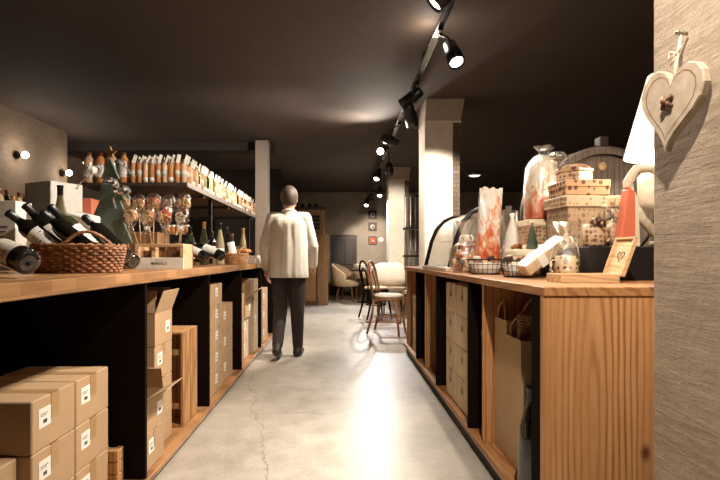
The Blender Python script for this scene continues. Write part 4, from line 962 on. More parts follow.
X = Vector((0, -1, 0)); Y = Vector((math.sin(lx), 0, math.cos(lx))); Z = X.cross(Y)
lid.matrix_basis = Matrix(((X.x, Y.x, Z.x, w / 2 + .019), (X.y, Y.y, Z.y, 0), (X.z, Y.z, Z.z, h - .012), (0, 0, 0, 1)))
hp = []
for i in range(28):
    u = 2 * PI * i / 28; hp.append((16 * math.sin(u) ** 3 / 17, (13 * math.cos(u) - 5 * math.cos(2 * u) - 2 * math.cos(3 * u) - math.cos(4 * u)) / 17))
def heart_ring(s_out, s_in, z0, z1, off=(0, 0)):
    b = MB(); n = len(hp); vs = []
    for sc, z in ((s_out, z0), (s_in, z0), (s_out, z1), (s_in, z1)): vs += [(p[0] * sc + off[0], p[1] * sc + off[1], z) for p in hp]
    fs = []
    for i in range(n):
        k = (i + 1) % n; fs += [(i, k, n + k, n + i), (2 * n + i, 3 * n + i, 3 * n + k, 2 * n + k), (i, 2 * n + i, 2 * n + k, k), (n + i, n + k, 3 * n + k, 3 * n + i)]
    return b.add(vs, fs)
hs = heart_ring(.026, .020, .0059, .0068, (0, .085))
hs.box(-.010, .010, .084, .0868, .0059, .0068).box(-.007, .007, .091, .0935, .0059, .0068)
part('stamp', hs.mesh('stamp', M['print']), lid)

# black riser with gifts
RX0, RX1, RY0, RY1, RH = 1.06, 1.70, 2.04, 2.53, .145
RZ2 = RZ + RH + .0005
solo('black_riser', MB().box(RX0, RX1, RY0, RY1, .0005, RH).mesh('black_riser', M['kick'], bevel=.003), 'low black riser box on the counter end carrying the gift boxes', 'riser', (0, 0, RZ)).location = (0, 0, RZ)
t = thing('gift_box', 'large cream patterned gift box with lid at the bottom of the pile', 'box', (1.21, 2.41, RZ2), .06); part('box_body', MB().box(-.125, .125, -.105, .105, 0, .1945).mesh('box_body', M['flowers'], bevel=.003), t); part('lid', MB().box(-.138, .138, -.112, .112, .195, .25).mesh('lid', M['stars'], bevel=.003), t)
t = thing('dotted_box', 'flat dotted gift box in the middle of the pile', 'box', (1.19, 2.40, RZ2 + .2508), -.03); part('box_body', MB().box(-.105, .105, -.1, .1, 0, .07).mesh('box_body', M['dots'], bevel=.004), t)
part('lid', MB().box(-.108, .108, -.103, .103, .04, .075).mesh('lid', M['dots'], bevel=.003), t)
t = thing('star_box', 'small faceted gift box topping the pile of boxes', 'box', (1.165, 2.39, RZ2 + .3265), .3); part('box_body', MB().lathe([(0, 0), (.085, 0), (.085, .045), (0, .045)], 6, smooth=False).mesh('box_body', M['stars'], bevel=.003), t); part('lid', MB().lathe([(0, .044), (.09, .044), (.09, .062), (.045, .085), (0, .085)], 6, smooth=False).mesh('lid', M['dots'], bevel=.003), t)
cello_bag((1.232, 2.20, RZ2 + .0008), .045, .042, .22, 'clear bag around a small pot before the gift boxes, with a brown bow', 20, ('cream', 'stars'), seed=12, body=.6, sizes=(.022, .035))
t = thing('patterned_mug', 'white brown dotted mug with a brown bow in front of the large gift box', 'mug', (1.14, 2.15, RZ2 + .0008)); part('mug_body', MB().lathe([(0, 0), (.04, 0), (.046, .01), (.05, .1), (.046, .1), (.042, .015), (0, .012)], 22).mesh('mug_body', M['stars']), t)
part('mug_handle', MB().tube([(.047, 0, .085), (.07, 0, .08), (.075, 0, .05), (.062, 0, .026), (.045, 0, .024)], .006, 8).mesh('mug_handle', M['stars']), t)
part('bow', bow(MB(), (-.01, -.05, .098), .035, 6, .014, 15, 0).mesh('bow', M['choc']), t)
# red triangular carton and its pale neighbour
t = thing('triangular_carton', 'red triangular gift carton standing right of the gift boxes', 'box', (1.224, 2.069, RZ2), -.03); b = MB().prism([(-.034, 0), (.036, 0), (.034, .235), (.012, .25), (.004, .245)], -.027, .027)
part('carton_body', b.mesh('carton_body', M['red_card'], bevel=.004), t); part('carton_fold', MB().tube([(.006, -.024, .25), (.010, 0, .252), (.014, .024, .25)], .006, 6).mesh('carton_fold', M['red_card']), t)
part('pale_side', MB().prism([(.0368, 0), (.056, 0), (.048, .20), (.0348, .234)], -.024, .024).mesh('pale_side', M['cream'], bevel=.002), t, label='pale side panel')
# the lamp with driftwood loop
t = thing('table_lamp', 'table lamp with white cone shade and curved pale wooden loop base', 'lamp', (1.535, 2.22, RZ2), 0)
part('base', MB().lathe([(0, 0), (.085, 0), (.09, .006), (.085, .028), (.03, .034), (0, .034)], 24).mesh('base', M['rope']), t)
part('ceramic_body', MB().lathe([(0, .034), (.035, .034), (.04, .14), (.10, .165), (.135, .20), (.138, .33), (.11, .365), (.02, .38), (0, .38)], 24).mesh('ceramic_body', M['ceramic']), t)
loop = [(-.06, -.10, .215), (-.085, -.115, .262), (-.115, -.115, .312), (-.155, -.10, .345), (-.225, -.10, .345), (-.265, -.10, .285), (-.255, -.10, .207), (-.215, -.115, .127), (-.146, -.09, .065), (-.085, -.07, .026), (-.05, -.05, .03)]
part('wooden_loop', MB().tube([tuple(Vector(loop[i]).lerp(Vector(loop[min(i + 1, 10)]), s)) for i in range(10) for s in (0, .33, .66)] + [loop[10]], .020, 10).mesh('wooden_loop', M['rope']), t)
part('stem', MB().tube([(0, 0, .35), (0, 0, .62)], .008, 8).mesh('stem', M['black_metal']), t)
b = MB().lathe([(.195, .425), (.098, .80), (.095, .80), (.192, .425)], 40); b.f = [f for f in b.f if len(f) == 4]; b.sm = b.sm[:len(b.f)]; b.mi = b.mi[:len(b.f)]
part('lamp_shade', b.mesh('lamp_shade', M['shade']), t)
b = MB()
for k in range(3): b.tube([(0, 0, .6), (.105 * math.cos(k * 2.1), .105 * math.sin(k * 2.1), .76)], .002, 5)
part('shade_carrier', b.mesh('shade_carrier', M['grey_metal']), t)
part('bulb', MB().ball((0, 0, .56), .035, 14, 10).mesh('bulb', M['lamp_on']), t)
ld = bpy.data.lights.new('bulb_light', 'POINT'); ld.energy = 30; ld.color = WARM; ld.shadow_soft_size = .05
lo = bpy.data.objects.new('bulb_light', ld); COL.objects.link(lo); lo.parent = t; lo.location = (0, 0, .46)

# barrel at the back of the counter
t = thing('wooden_barrel', 'dark wooden barrel lying behind the gift boxes with round head to the front', 'barrel', (1.545, 2.80, 1.288)); R = .36
b = MB(); b.T = Matrix.Rotation(-PI / 2, 4, 'X'); b.lathe([(.315, 0), (.345, -.006), (R, 0), (R * 1.015, .12), (R * 1.02, .26), (R, .36), (.315, .36), (.315, .30), (.315, .03)], 48); b.f = [f for f in b.f if len(f) == 4]; b.sm = b.sm[:len(b.f)]; b.mi = b.mi[:len(b.f)]
part('staves', b.mesh('staves', M['barrel_wood']), t)
for k in range(8):
    x0 = -.314 + k * .0785; x1 = x0 + .077; xa = max(abs(x0), abs(x1)); 
    f = lambda x: math.sqrt(max(0, .3145 ** 2 - x * x)); poly = [(x0, -f(x0)), ((x0 + x1) / 2, -f((x0 + x1) / 2)), (x1, -f(x1)), (x1, f(x1)), ((x0 + x1) / 2, f((x0 + x1) / 2)), (x0, f(x0))]
    part('head_board', MB().prism(poly, .035, .055).mesh('head_board', M['barrel_wood'], bevel=.002), t)
for y0 in (.03, .14, .28):
    rr = R * 1.021 + .001; b = MB(); b.T = Matrix.Translation((0, y0, 0)) @ Matrix.Rotation(-PI / 2, 4, 'X'); b.lathe([(rr, 0), (rr + .003, 0), (rr + .003, .04), (rr, .04)], 48); b.f = [f for f in b.f if len(f) == 4]; b.sm = b.sm[:len(b.f)]; b.mi = b.mi[:len(b.f)]
    part('hoop', b.mesh('hoop', M['black_metal']), t)
b = MB(); b.T = Matrix.Translation((.0, .036, .245)) @ Matrix.Rotation(PI / 2, 4, 'X'); b.lathe([(0, 0), (.024, 0), (.024, .014), (.018, .02), (0, .02)], 18); part('bung', b.mesh('bung', M['pale_wood']), t, label='pale round bung')
part('top_block', MB().box(-.03, .02, -.006, .06, R * 1.0 - .0, R + .055).mesh('top_block', M['dark_wood'], bevel=.004), t)
for y in (.05, .21):
    t2 = solo('barrel_cradle', MB().prism([(-.3, 0), (.3, 0), (.3, .12), (.25, .098), (.2, .060), (.1, .017), (0, .004), (-.1, .017), (-.2, .060), (-.25, .098), (-.3, .12)], -.03, .03).mesh('barrel_cradle', M['dark_wood'], bevel=.002), 'dark wooden cradle under the %s end of the barrel' % ('front' if y < .1 else 'rear'), 'cradle', (1.545, 2.80 + y + .04, RZ))
# grey tins far back
for k in range(3): solo('metal_canister', MB().lathe([(0, 0), (.045, 0), (.045, .44 - .04 * k), (.04, .45 - .04 * k), (0, .45 - .04 * k)], 20).mesh('metal_canister', M['grey_metal']), 'grey metal canister behind the cellophane bags, %s from left' % NTH[k], 'canister', (1.33 + .12 * k, 3.62 + .05 * k, RZ), 0, 'grey canisters')

# glass display case
t = thing('display_case', 'glass display case with slanted front and curved black frame', 'display case', (.70, 3.2, RZ)); D = .9
prof = [(.03, .03), (.075, .22), (.12, .33), (.18, .40), (.25, .43), (.40, .43)]
for y in (0, D - .02): part('frame', MB().tube([(x, y, z) for x, z in prof] , .016, 8).mesh('frame', M['black_metal']), t)
b = MB(); vs = []; 
for y in (.01, D - .03): vs += [(x + .012, y, z - .004) for x, z in prof]
b.add(vs, [(i, i + 1, 7 + i, 6 + i) for i in range(5)], True); part('front_glass', b.mesh('front_glass', M['glass']), t)
for y in (.004, D - .024): part('side_glass', MB().prism([(.045, .035)] + [(x + .015, z - .012) for x, z in prof[1:]] + [(.40, .035)], y, y + .004).mesh('side_glass', M['glass']), t)
part('tray', MB().box(.0, .44, -.02, D, .0005, .032).mesh('tray', M['ceramic'], bevel=.006), t)
part('back_panel', MB().box(.40, .44, -.01, D - .01, .032, .44).mesh('back_panel', M['steel']), t)
part('inner_shelf', MB().box(.14, .40, .02, D - .04, .22, .226).mesh('inner_shelf', M['glass']), t)
for k in range(5): 
    s = thing('plate', 'white plate inside the glass display case, %s from the near side' % NTH[k], 'plate', (.70 + .27, 3.2 + .13 + k * .155, RZ + .0325), 0, 'plates in the display case'); part('dish', MB().lathe([(0, 0), (.04, 0), (.07, .012), (.072, .015), (.04, .005), (0, .004)], 20).mesh('dish', M['ceramic']), s)

# heart on the near pillar
hx = .88; HY, HZ = 1.225, 1.395; S = .124
t = thing('wooden_heart', 'whitewashed wooden heart hanging from string on the rough concrete pillar', 'decoration', (hx - .004, HY, HZ))
Xh = Vector((0, -1, 0)); Yh = Vector((0, 0, 1)); Zh = Vector((-1, 0, 0)); HM = Matrix(((0, 0, -1, 0), (-1, 0, 0, 0), (0, 1, 0, 0), (0, 0, 0, 1)))
tl = Matrix.Rotation(math.radians(6), 4, 'Y') ; HM = Matrix.Translation((-.010, 0, 0)) @ Matrix.Rotation(math.radians(7), 4, 'Z') @ HM @ Matrix.Rotation(math.radians(-7), 4, 'Z') @ Matrix.Scale(.86, 4, (1, 0, 0))
b = MB(); b.T = HM; n = len(hp); vs = []; fs = []
lay = [(.97, .008), (1.0, .012), (1.0, .027), (.965, .030)]
for sc, z in lay: vs += [(p[0] * S * sc, p[1] * S * sc, z) for p in hp]
for j in range(3):
    for i in range(n): k = (i + 1) % n; fs.append((j * n + i, j * n + k, (j + 1) * n + k, (j + 1) * n + i))
fs.append(tuple(range(n - 1, -1, -1))); fs.append(tuple(3 * n + i for i in range(n))); b.add(vs, fs, False)
hb = part('heart_board', b.mesh('heart_board', M['wood_white']), t)
b = heart_ring(S * .80, S * .775, .0296, .0304); b2 = MB(); b2.T = HM; b2.add(b.v, b.f); part('carved_line', b2.mesh('carved_line', M['brown_wood']), t)
b = MB(); b.T = HM; b.tube([(-.016, .012, .034), (.0, .0, .042), (.018, -.014, .034)], .006, 8).tube([(.016, .014, .034), (0, 0, .044), (-.016, -.016, .034)], .006, 8).ball((0, 0, .044), .009, 10, 7); part('knot', b.mesh('knot', M['brown_wood']), t)
b = MB(); b.T = HM
b.tube([(-.002, .045, .02), (-.008, .09, .015), (-.006, .145, .012), (-.004, .172, .012), (.0, .145, .014), (.004, .09, .02), (.002, .045, .024)], .0028, 6)
b.tube([(-.004, .118, .014), (-.026, .128, .02), (-.03, .112, .02), (-.006, .116, .018), (.014, .132, .02)], .0028, 6).tube([(-.004, .116, .016), (-.022, .092, .02)], .0026, 6)
part('string', b.mesh('string', M['rope']), t)
b = MB(); b.T = HM; b.tube([(-.004, .168, -.006), (-.004, .17, .018)], .0045, 8).ball((-.004, .17, .02), .007, 8, 6); part('nail', b.mesh('nail', M['grey_metal']), t)
# crumpled paper at the pillar foot
b = MB(); rd = random.Random(2); b.lathe([(0, 0), (.05, 0), (.062, .03), (.04, .075), (.018, .11), (0, .13)], 9, wob=lambda a, j: 1 + .25 * math.sin(a * 3 + j * 1.7), smooth=False)
solo('crumpled_paper', b.mesh('crumpled_paper', M['paper']), 'crumpled pale paper at the foot of the rough pillar beside the end panel', 'paper', (.93, 1.47, 0))

# ------------------------------------------------------------------ the seating area behind
def rug(x0, x1, y0, y1, label):
    t = thing('rug', label, 'rug', ((x0 + x1) / 2, (y0 + y1) / 2, 0), 0); a, c = (x1 - x0) / 2, (y1 - y0) / 2
    part('rug_field', MB().box(-a + .06, a - .06, -c + .06, c - .06, .0, .013).mesh('rug_field', M['rug']), t)
    b = MB().box(-a, a, -c, -c + .06, 0, .012).box(-a, a, c - .06, c, 0, .012).box(-a, -a + .06, -c + .06, c - .06, 0, .012).box(a - .06, a, -c + .06, c - .06, 0, .012); part('rug_border', b.mesh('rug_border', M['chair_wood']), t)
rug(.38, .98, 7.3, 8.15, 'red brown patterned rug under the black chair'); rug(.50, 1.5, 5.9, 6.75, 'red brown rug under the nearest wooden chair')
def cafe_chair(loc, rz, label, wood='chair_wood', seat='fabric_white', z=.017):
    t = thing('cafe_chair', label, 'chair', (loc[0], loc[1], z), rz, 'wooden cafe chairs'); w = M[wood]
    part('seat', MB().lathe([(0, .43), (.19, .43), (.205, .44), (.205, .455), (.19, .463), (0, .463)], 26).mesh('seat', w), t)
    part('cushion', MB().lathe([(0, .464), (.17, .464), (.192, .478), (.19, .497), (.16, .51), (0, .513)], 26).mesh('cushion', M[seat]), t)
    for sx in (-1, 1): part('leg', MB().tube([(sx * .14, -.13, .44), (sx * .165, -.165, .2), (sx * .185, -.19, 0)], [.019, .017, .013], 8).mesh('leg', w), t)
    for sx in (-1, 1): part('leg', MB().tube([(sx * .15, .14, .44), (sx * .165, .175, .2), (sx * .18, .23, 0)], [.018, .017, .014], 8).mesh('leg', w), t)
    pts = [(-.15, .14, .44)]; 
    for i in range(17): a = PI * i / 16; pts.append((-.19 * math.cos(a) if 0 < i < 16 else (-.185 if i == 0 else .185), .205 + .03 * math.sin(a), .72 + .20 * math.sin(a)))
    pts.append((.15, .14, .44)); part('back_frame', MB().tube(pts, .016, 9).mesh('back_frame', w), t)
    pts = [(-.08, .165, .455)] + [(-.10 * math.cos(PI * i / 10), .20 + .025 * math.sin(PI * i / 10), .66 + .14 * math.sin(PI * i / 10)) for i in range(11)] + [(.08, .165, .455)]
    part('back_loop', MB().tube(pts, .012, 8).mesh('back_loop', w), t)
    part('stretcher', MB().tube([(.155 * math.cos(2 * PI * i / 30), .155 * math.sin(2 * PI * i / 30), .22) for i in range(30)], .009, 6, True).mesh('stretcher', w), t)
    return t
c1 = cafe_chair((.62, 6.22), -PI / 2 + PI + .0, 'nearest wooden cafe chair with white seat pad, beside the counter end')
c1.rotation_euler.z = PI / 2 - .35
c2 = copy_tree(c1, (1.15, 7.12, .004), -2.3, 'curved wooden cafe chair half hidden behind the counter end'); 
c3 = cafe_chair((.58, 7.72), 1.9, 'black wooden chair on the larger rug', 'black', 'upholstery'); c3['group'] = 'chairs at the back'
t = thing('fleece_chair', 'chair covered by a white fleece throw near the far pillar', 'chair', (.93, 8.5, 0), .2)
part('seat', MB().box(-.24, .24, -.22, .22, .40, .47).mesh('seat', M['upholstery'], bevel=.02, seg=2), t)
part('backrest', MB().box(-.24, .24, .17, .24, .47, .80).mesh('backrest', M['upholstery'], bevel=.02, seg=2), t)
for sx in (-1, 1):
    for sy in (-1, 1): part('leg', MB().tube([(sx * .2, sy * .18, .41), (sx * .22, sy * .2, 0)], [.02, .014], 8).mesh('leg', M['chair_wood']), t)
b = MB(); vs = []; fs = []; NS = 18; rd = random.Random(5)
out = [(.135, .50), (.118, .62), (.112, .74), (.125, .84), (.165, .885), (.205, .895), (.25, .885), (.29, .84), (.30, .72), (.295, .60), (.285, .46)]; inn = [(.256, .46), (.256, .814), (.154, .814), (.154, .50)]
pl = out + inn; n = len(pl)
for i in range(NS + 1):
    x = -.30 + .60 * i / NS
    for k, (y, z) in enumerate(pl):
        f = rd.uniform(-.012, .012) if k < len(out) else 0; vs.append((x + rd.uniform(-.006, .006), y + (f if 0 < k < 10 else 0), z + f * (1 if abs(x) < .27 else .5) - .09 * (abs(x) / .30) ** 6 * (1 if k < len(out) and 2 < k < 8 else 0)))
for i in range(NS):
    for k in range(n): q = (k + 1) % n; fs.append((i * n + k, i * n + q, i * n + n + q, i * n + n + k))
fs += [tuple(range(n)), tuple(NS * n + k for k in range(n - 1, -1, -1))]; b.add(vs, fs, True)
fl = solo('fleece_throw', b.mesh('fleece_throw', M['wool']), 'white fluffy fleece draped over the chair back near the far pillar', 'throw', (.93, 8.5, 0), .2)
# round table between them, tables further back
def round_table(loc, r, h, label, top='dark_wood', z=0):
    t = thing('round_table', label, 'table', (loc[0], loc[1], z)); part('tabletop', MB().lathe([(0, h - .03), (r - .01, h - .03), (r, h - .02), (r, h - .006), (r - .008, h), (0, h)], 36).mesh('tabletop', M[top]), t)
    part('column', MB().tube([(0, 0, .04), (0, 0, h - .03)], .035, 12).mesh('column', M['black_metal']), t); part('foot', MB().lathe([(0, 0), (.24, 0), (.24, .015), (.06, .045), (0, .045)], 28).mesh('foot', M['black_metal']), t); return t
round_table((1.28, 6.40), .25, .74, 'small round table beside the nearest cafe chair', 'chair_wood', .013)
round_table((.62, 10.6), .42, .72, 'round dark table between the beige armchairs far back')
t = thing('white_bowl', 'large white bowl standing on the far dark table', 'bowl', (.50, 10.5, .7205)); part('bowl_body', MB().lathe([(0, 0), (.14, 0), (.16, .01), (.20, .12), (.195, .12), (.15, .02), (0, .016)], 24).mesh('bowl_body', M['ceramic']), t)
for k in range(3): solo('dark_cup', MB().lathe([(0, 0), (.03, 0), (.04, .08), (.036, .08), (.028, .01), (0, .008)], 16).mesh('dark_cup', M['black']), 'small dark cup on the far table, %s from left' % NTH[k], 'cup', (.76 + .1 * k, 10.42 + .06 * k, .7205), 0, 'cups on the far table')
def armchair(loc, rz, label):
    t = thing('armchair', label, 'armchair', (loc[0], loc[1], 0), rz, 'beige tub armchairs')
    part('seat', MB().lathe([(0, .34), (.25, .34), (.28, .37), (.28, .44), (.24, .475), (0, .48)], 26).mesh('seat', M['upholstery']), t)
    a0, a1 = -PI * .08, PI * 1.08; b = MB(); ns = 30; vs = []; fs = []
    for i in range(ns + 1):
        a = a0 + (a1 - a0) * i / ns; top = .58 + .27 * max(0, math.sin((a - a0) / (a1 - a0) * PI)) ** .8
        for (rr, zz) in ((.285, .36), (.335, .36), (.365, top - .02), (.345, top + .015), (.31, top - .01)): vs.append((rr * math.cos(a), rr * math.sin(a), zz))
    for i in range(ns):
        for k in range(5): q = (k + 1) % 5; fs.append((i * 5 + k, i * 5 + q, i * 5 + 5 + q, i * 5 + 5 + k))
    fs += [(0, 1, 2, 3, 4), tuple(ns * 5 + k for k in (4, 3, 2, 1, 0))]; part('tub_back', b.add(vs, fs, True).mesh('tub_back', M['upholstery']), t)
    for k in range(4): a = PI / 4 + k * PI / 2; part('leg', MB().tube([(.2 * math.cos(a), .2 * math.sin(a), .35), (.29 * math.cos(a), .29 * math.sin(a), 0)], [.022, .013], 8).mesh('leg', M['chair_wood']), t)
    return t
armchair((.16, 10.9), 1.25, 'beige tub armchair with wooden legs in front of the dark door')
armchair((.98, 11.2), -1.2, 'beige tub armchair right of the far table')
armchair((.66, 11.75), .1, 'beige tub armchair behind the far table, below the pictures')
# three small pictures on the back wall
for k, (py, c1_, c2_) in enumerate(((215, 'art_light', 'art_dark'), (226.7, 'art_light', 'art_dark'), (240.5, 'art_red', 'art_light'))):
    p = at(372.5, py, 12.6); t = thing('picture', 'small square picture on the far wall, %s of three' % ('pale topmost', 'pale middle', 'red lowest')[k], 'picture', (p.x, 12.598, p.z), 0, 'small pictures on the far wall')
    b = MB()
    for a in ((-.11, .11, -.025, 0, -.11, -.085), (-.11, .11, -.025, 0, .085, .11), (-.11, -.085, -.025, 0, -.085, .085), (.085, .11, -.025, 0, -.085, .085)): b.box(*a)
    part('frame', b.mesh('frame', M['dark_wood'], bevel=.002), t); part('print', MB().box(-.085, .085, -.014, -.004, -.085, .085).mesh('print', M[c2_ if k < 2 else 'art_red']), t)
    b = MB(); b.T = Matrix.Rotation(PI / 2, 4, 'X'); b.lathe([(0, .0145), (.062, .0145), (.062, .016), (0, .016)], 24); b.T = Matrix.Identity(4); part('motif', b.mesh('motif', M[c1_ if k < 2 else 'cookie']), t)
    b = MB(); b.T = Matrix.Rotation(PI / 2, 4, 'X'); b.lathe([(0, .0165), (.025, .0165), (.025, .018), (0, .018)], 16, c=(.01, -.012, 0)); part('motif_centre', b.mesh('motif_centre', M['art_dark' if k < 2 else 'art_light']), t)
t = thing('wall_plate', 'small white plate on the far wall right of the red picture', 'plate', (1.08, 12.598, 1.45)); b = MB(); b.T = Matrix.Rotation(PI / 2, 4, 'X'); b.lathe([(0, 0), (.06, 0), (.075, .012), (.05, .008), (0, .008)], 18); part('dish', b.mesh('dish', M['ceramic']), t)
# rustic cabinet behind the person
t = thing('rustic_cabinet', 'tall rustic wooden cabinet behind the walking person', 'cabinet', (-.62, 10.0, 0))
part('cabinet_body', MB().box(-.40, .36, 0, .5, 0, 1.46).mesh('cabinet_body', M['rustic_wood'], bevel=.01), t)
part('corner_post', MB().box(.14, .37, -.05, .02, 0, 1.47).mesh('corner_post', M['rustic_wood'], bevel=.008), t)
part('door', MB().box(-.38, .12, -.03, .0, .08, 1.40).mesh('door', M['crate_wood'], bevel=.006), t)
t = thing('cabinet_top', 'pale boxed cupboard with a dark barred window above the rustic cabinet', 'cupboard', (-.62, 10.0, 1.4705))
part('cupboard_body', MB().box(-.42, .28, .02, .5, 0, .52).mesh('cupboard_body', M['rustic_wood'], bevel=.01), t); part('window_opening', MB().box(.05, .20, .012, .022, .10, .40).mesh('window_opening', M['kick']), t)
for z in (.17, .25, .33): part('window_bar', MB().box(.05, .20, .004, .014, z - .006, z + .006).mesh('window_bar', M['rustic_wood']), t)
part('cornice', MB().box(-.46, .33, -.03, .52, .52, .57).mesh('cornice', M['dark_wood'], bevel=.008), t)
for k in range(4): bottle('bordeaux', 'bottle', None, 'cap_gold', 'dark bottle lying on top of the tall cupboard behind the person, %s from left' % NTH[k], base=(-.92 + .14 * k, 10.02, 1.4705 + .57 + .0395), tip=(-.92 + .14 * k, 10.32, 1.4705 + .57 + .0395), group='bottles on the tall cupboard')
# iron bottle stand and dried flowers between the pillars
t = thing('iron_stand', 'tall black iron stand with bright vertical rods between the two pillars', 'rack', (1.22, 7.75, 0))
for x in (-.16, -.08, 0, .08, .16, .24): part('rod', MB().tube([(x, 0, 0), (x, 0, 2.0)], .012, 7).mesh('rod', M['grey_metal']), t)
for z in (.3, 1.0, 1.45, 1.97): part('cross_bar', MB().box(-.18, .26, -.012, .012, z, z + .03).mesh('cross_bar', M['black_metal']), t)
for z in (.33, 1.03, 1.48): part('shelf_board', MB().box(-.18, .26, .012, .22, z - .03, z).mesh('shelf_board', M['dark_wood']), t)
t = thing('flower_vase', 'dried flower bunch in a vase between the plastered pillars', 'vase', (1.0, 6.50, .7535)); t.location = (1.24, 6.40, .7536)
part('vase', MB().lathe([(0, 0), (.05, 0), (.06, .05), (.045, .13), (.032, .18), (.04, .2), (.034, .2), (0, .02)], 20).mesh('vase', M['black']), t)
b = MB(); b2 = MB(); rd = random.Random(8)
for k in range(26):
    a = rd.uniform(0, 6.28); r = rd.uniform(.02, .15); z = rd.uniform(.32, .62); b.tube([(0, 0, .1), (r * .4 * math.cos(a), r * .4 * math.sin(a), .3), (r * math.cos(a), r * math.sin(a), z)], .0022, 4); b2.ball((r * math.cos(a), r * math.sin(a), z), (.018, .018, .026), 6, 5)
part('stems', b.mesh('stems', M['brown_wood']), t, 'stuff'); part('blossoms', b2.mesh('blossoms', M['cookie']), t, 'stuff')

# ------------------------------------------------------------------ the walking person
def limb(b, a, c, ra, rc, n=14):                 # tapered capsule
    a, c = Vector(a), Vector(c); b.tube([tuple(a.lerp(c, i / 6)) for i in range(7)], [ra + (rc - ra) * i / 6 for i in range(7)], n); b.ball(a, ra, n, 9); b.ball(c, rc, n, 9)
def fuse(b, name, mat, voxel=.008, smooth=6):
    o = bpy.data.objects.new('shape', b.mesh('shape', mat)); COL.objects.link(o)
    m = o.modifiers.new('r', 'REMESH'); m.mode = 'VOXEL'; m.voxel_size = voxel; m.use_smooth_shade = True
    s = o.modifiers.new('s', 'SMOOTH'); s.iterations = smooth; s.factor = .5
    dg = bpy.context.evaluated_depsgraph_get(); me = bpy.data.meshes.new_from_object(o.evaluated_get(dg)); bpy.data.objects.remove(o)
    me.name = name; me.materials.clear(); me.materials.append(mat)
    return me
P = thing('person', 'person in a pale loose jacket and dark trousers walking away along the aisle', 'person', (-.51, 4.74, 0), -.06)
J = dict(pel=(0, 0, .93), wai=(0, .012, 1.07), che=(0, .03, 1.26), nec=(0, .035, 1.43), hd=(0, .06, 1.575))
SH = {s: (s * .160, .03, 1.38) for s in (-1, 1)}; EL = {-1: (-.235, -.02, 1.11), 1: (.235, .06, 1.11)}; WR = {-1: (-.235, .07, .875), 1: (.225, .17, .895)}
HP = {s: (s * .088, 0, .90) for s in (-1, 1)}; KN = {-1: (-.085, .10, .495), 1: (.085, .02, .49)}; AN = {-1: (-.08, -.12, .155), 1: (.075, .13, .085)}
AN[-1] = (-.085, -.13, .13); KN[-1] = (-.088, .06, .49)
b = MB()
for (p, q, r0, r1, sx) in ((J['pel'], J['wai'], .115, .105, 1.25), (J['wai'], J['che'], .105, .125, 1.25), ):
    limb(b, (p[0] - .05, p[1], p[2]), (q[0] - .05, q[1], q[2]), r0 * .9, r1 * .9); limb(b, (p[0] + .05, p[1], p[2]), (q[0] + .05, q[1], q[2]), r0 * .9, r1 * .9)
limb(b, J['che'], (0, .03, 1.37), .12, .075); limb(b, SH[-1], SH[1], .058, .058); limb(b, (0, .03, 1.36), (0, .05, 1.50), .062, .052)
b.ball(J['hd'], (.074, .094, .115), 20, 14); b.ball((0, .09, 1.51), (.05, .06, .045), 14, 10)                # skull and jaw
b.ball((0, .158, 1.565), (.012, .018, .020), 10, 8); b.ball((0, .148, 1.52), (.022, .008, .007), 10, 7)            # nose and mouth
for s in (-1, 1): b.ball((s * .076, .05, 1.57), (.010, .020, .032), 10, 8); b.ball((s * .030, .143, 1.592), (.014, .010, .008), 8, 6)
for s in (-1, 1):
    limb(b, SH[s], EL[s], .050, .039); limb(b, EL[s], WR[s], .038, .027); limb(b, HP[s], KN[s], .082, .055); limb(b, KN[s], AN[s], .054, .036)
    a = Vector(AN[s]); back = -.05; dn = -.055 if s == 1 else -.02
    limb(b, a + Vector((0, -.03, dn)), a + Vector((s * .012, .13, dn - (.0 if s == 1 else .06))), .036, .026)
    w = Vector(WR[s]); dirn = (w - Vector(EL[s])).normalized(); pa = w + dirn * .05; limb(b, w, pa, .026, .030)
    fwd = Vector((0, 1, 0)); fwd = (fwd - dirn * fwd.dot(dirn)).normalized(); side = Vector((s, 0, 0))
    for i, L in enumerate((.074, .082, .077, .060)):
        o0 = w + dirn * .075 + fwd * (.027 - .018 * i); k1 = o0 + dirn * L * .45 - side * .004; k2 = k1 + dirn * L * .33 - side * .012; k3 = k2 + dirn * L * .22 - side * .016
        b.tube([tuple(o0), tuple(k1), tuple(k2), tuple(k3)], [.0095, .009, .0085, .007], 8); b.ball(k3, .007, 8, 6)
    t0 = w + dirn * .03 + fwd * .022; t1 = t0 + dirn * .03 + fwd * .022; t2 = t1 + dirn * .03 + fwd * .004; b.tube([tuple(t0), tuple(t1), tuple(t2)], [.012, .010, .008], 8); b.ball(t2, .008, 8, 6)
part('body', fuse(b, 'body', M['skin'], .006, 3), P)
b = MB()                                              # jacket: loose, to the hips
for sx in (-.07, .07):
    limb(b, (sx, .0, .82), (sx, .012, 1.06), .134, .124); limb(b, (sx, .012, 1.06), (sx * .9, .02, 1.30), .124, .122)
limb(b, (0, -.01, .82), (0, -.005, 1.06), .134, .124); limb(b, (0, -.005, 1.06), (0, .012, 1.30), .124, .118); limb(b, SH[-1], SH[1], .068, .068); limb(b, (0, .02, 1.32), (0, .034, 1.425), .105, .068)
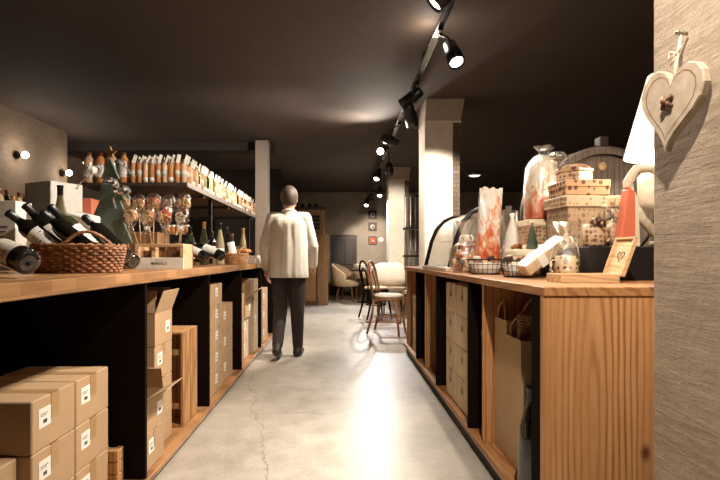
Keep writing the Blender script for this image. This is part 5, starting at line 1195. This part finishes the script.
for s in (-1, 1): limb(b, SH[s], EL[s], .068, .056); e = Vector(EL[s]); w = Vector(WR[s]); limb(b, e, e.lerp(w, .88), .058, .046)
me = fuse(b, 'jacket', M['fabric_white'], .008, 4)
bm = bmesh.new(); bm.from_mesh(me)                    # straight hem
bmesh.ops.bisect_plane(bm, geom=bm.verts[:] + bm.edges[:] + bm.faces[:], plane_co=(0, 0, .80), plane_no=(0, 0, -1), clear_outer=True); bm.to_mesh(me); bm.free()
part('jacket', me, P)
part('collar', MB().tube([(.062 * math.cos(2 * PI * i / 24), .042 + .058 * math.sin(2 * PI * i / 24), 1.448 - .012 * math.sin(2 * PI * i / 24)) for i in range(24)], .016, 8, True).mesh('collar', M['fabric_white']), P)
b = MB(); limb(b, (-.05, 0, .96), (-.06, .005, .88), .10, .104); limb(b, (.05, 0, .96), (.06, .005, .88), .10, .104)
for s in (-1, 1): limb(b, HP[s], KN[s], .098, .072); k = Vector(KN[s]); limb(b, k, k.lerp(Vector(AN[s]), .93), .072, .054)
part('trousers', fuse(b, 'trousers', M['fabric_dark'], .008, 4), P)
for s in (-1, 1):
    a = Vector(AN[s]); b = MB(); p0 = a + Vector((0, -.035, -.045 if s == 1 else -.03)); p1 = a + Vector((s * .012, .15, -.052 if s == 1 else -.095)); limb(b, p0, p0.lerp(p1, .5), .046, .044); limb(b, p0.lerp(p1, .5), p1, .044, .034); limb(b, a + Vector((0, 0, .02)), p0, .045, .046)
    me = fuse(b, 'shoe', M['shoe'], .007, 3)
    zmin = 0.0
    for v in me.vertices: v.co.z = max(v.co.z, .002)
    part('shoe', me, P)
b = MB(); b.ball((0, .048, 1.600), (.089, .104, .116), 20, 14); b.ball((0, .015, 1.57), (.078, .060, .075), 16, 12); me = fuse(b, 'hair', M['hair'], .007, 3)
bm = bmesh.new(); bm.from_mesh(me); bmesh.ops.bisect_plane(bm, geom=bm.verts[:] + bm.edges[:] + bm.faces[:], plane_co=(0, .13, 1.60), plane_no=(0, .85, -.50), clear_outer=True); bm.to_mesh(me); bm.free(); part('hair', me, P)
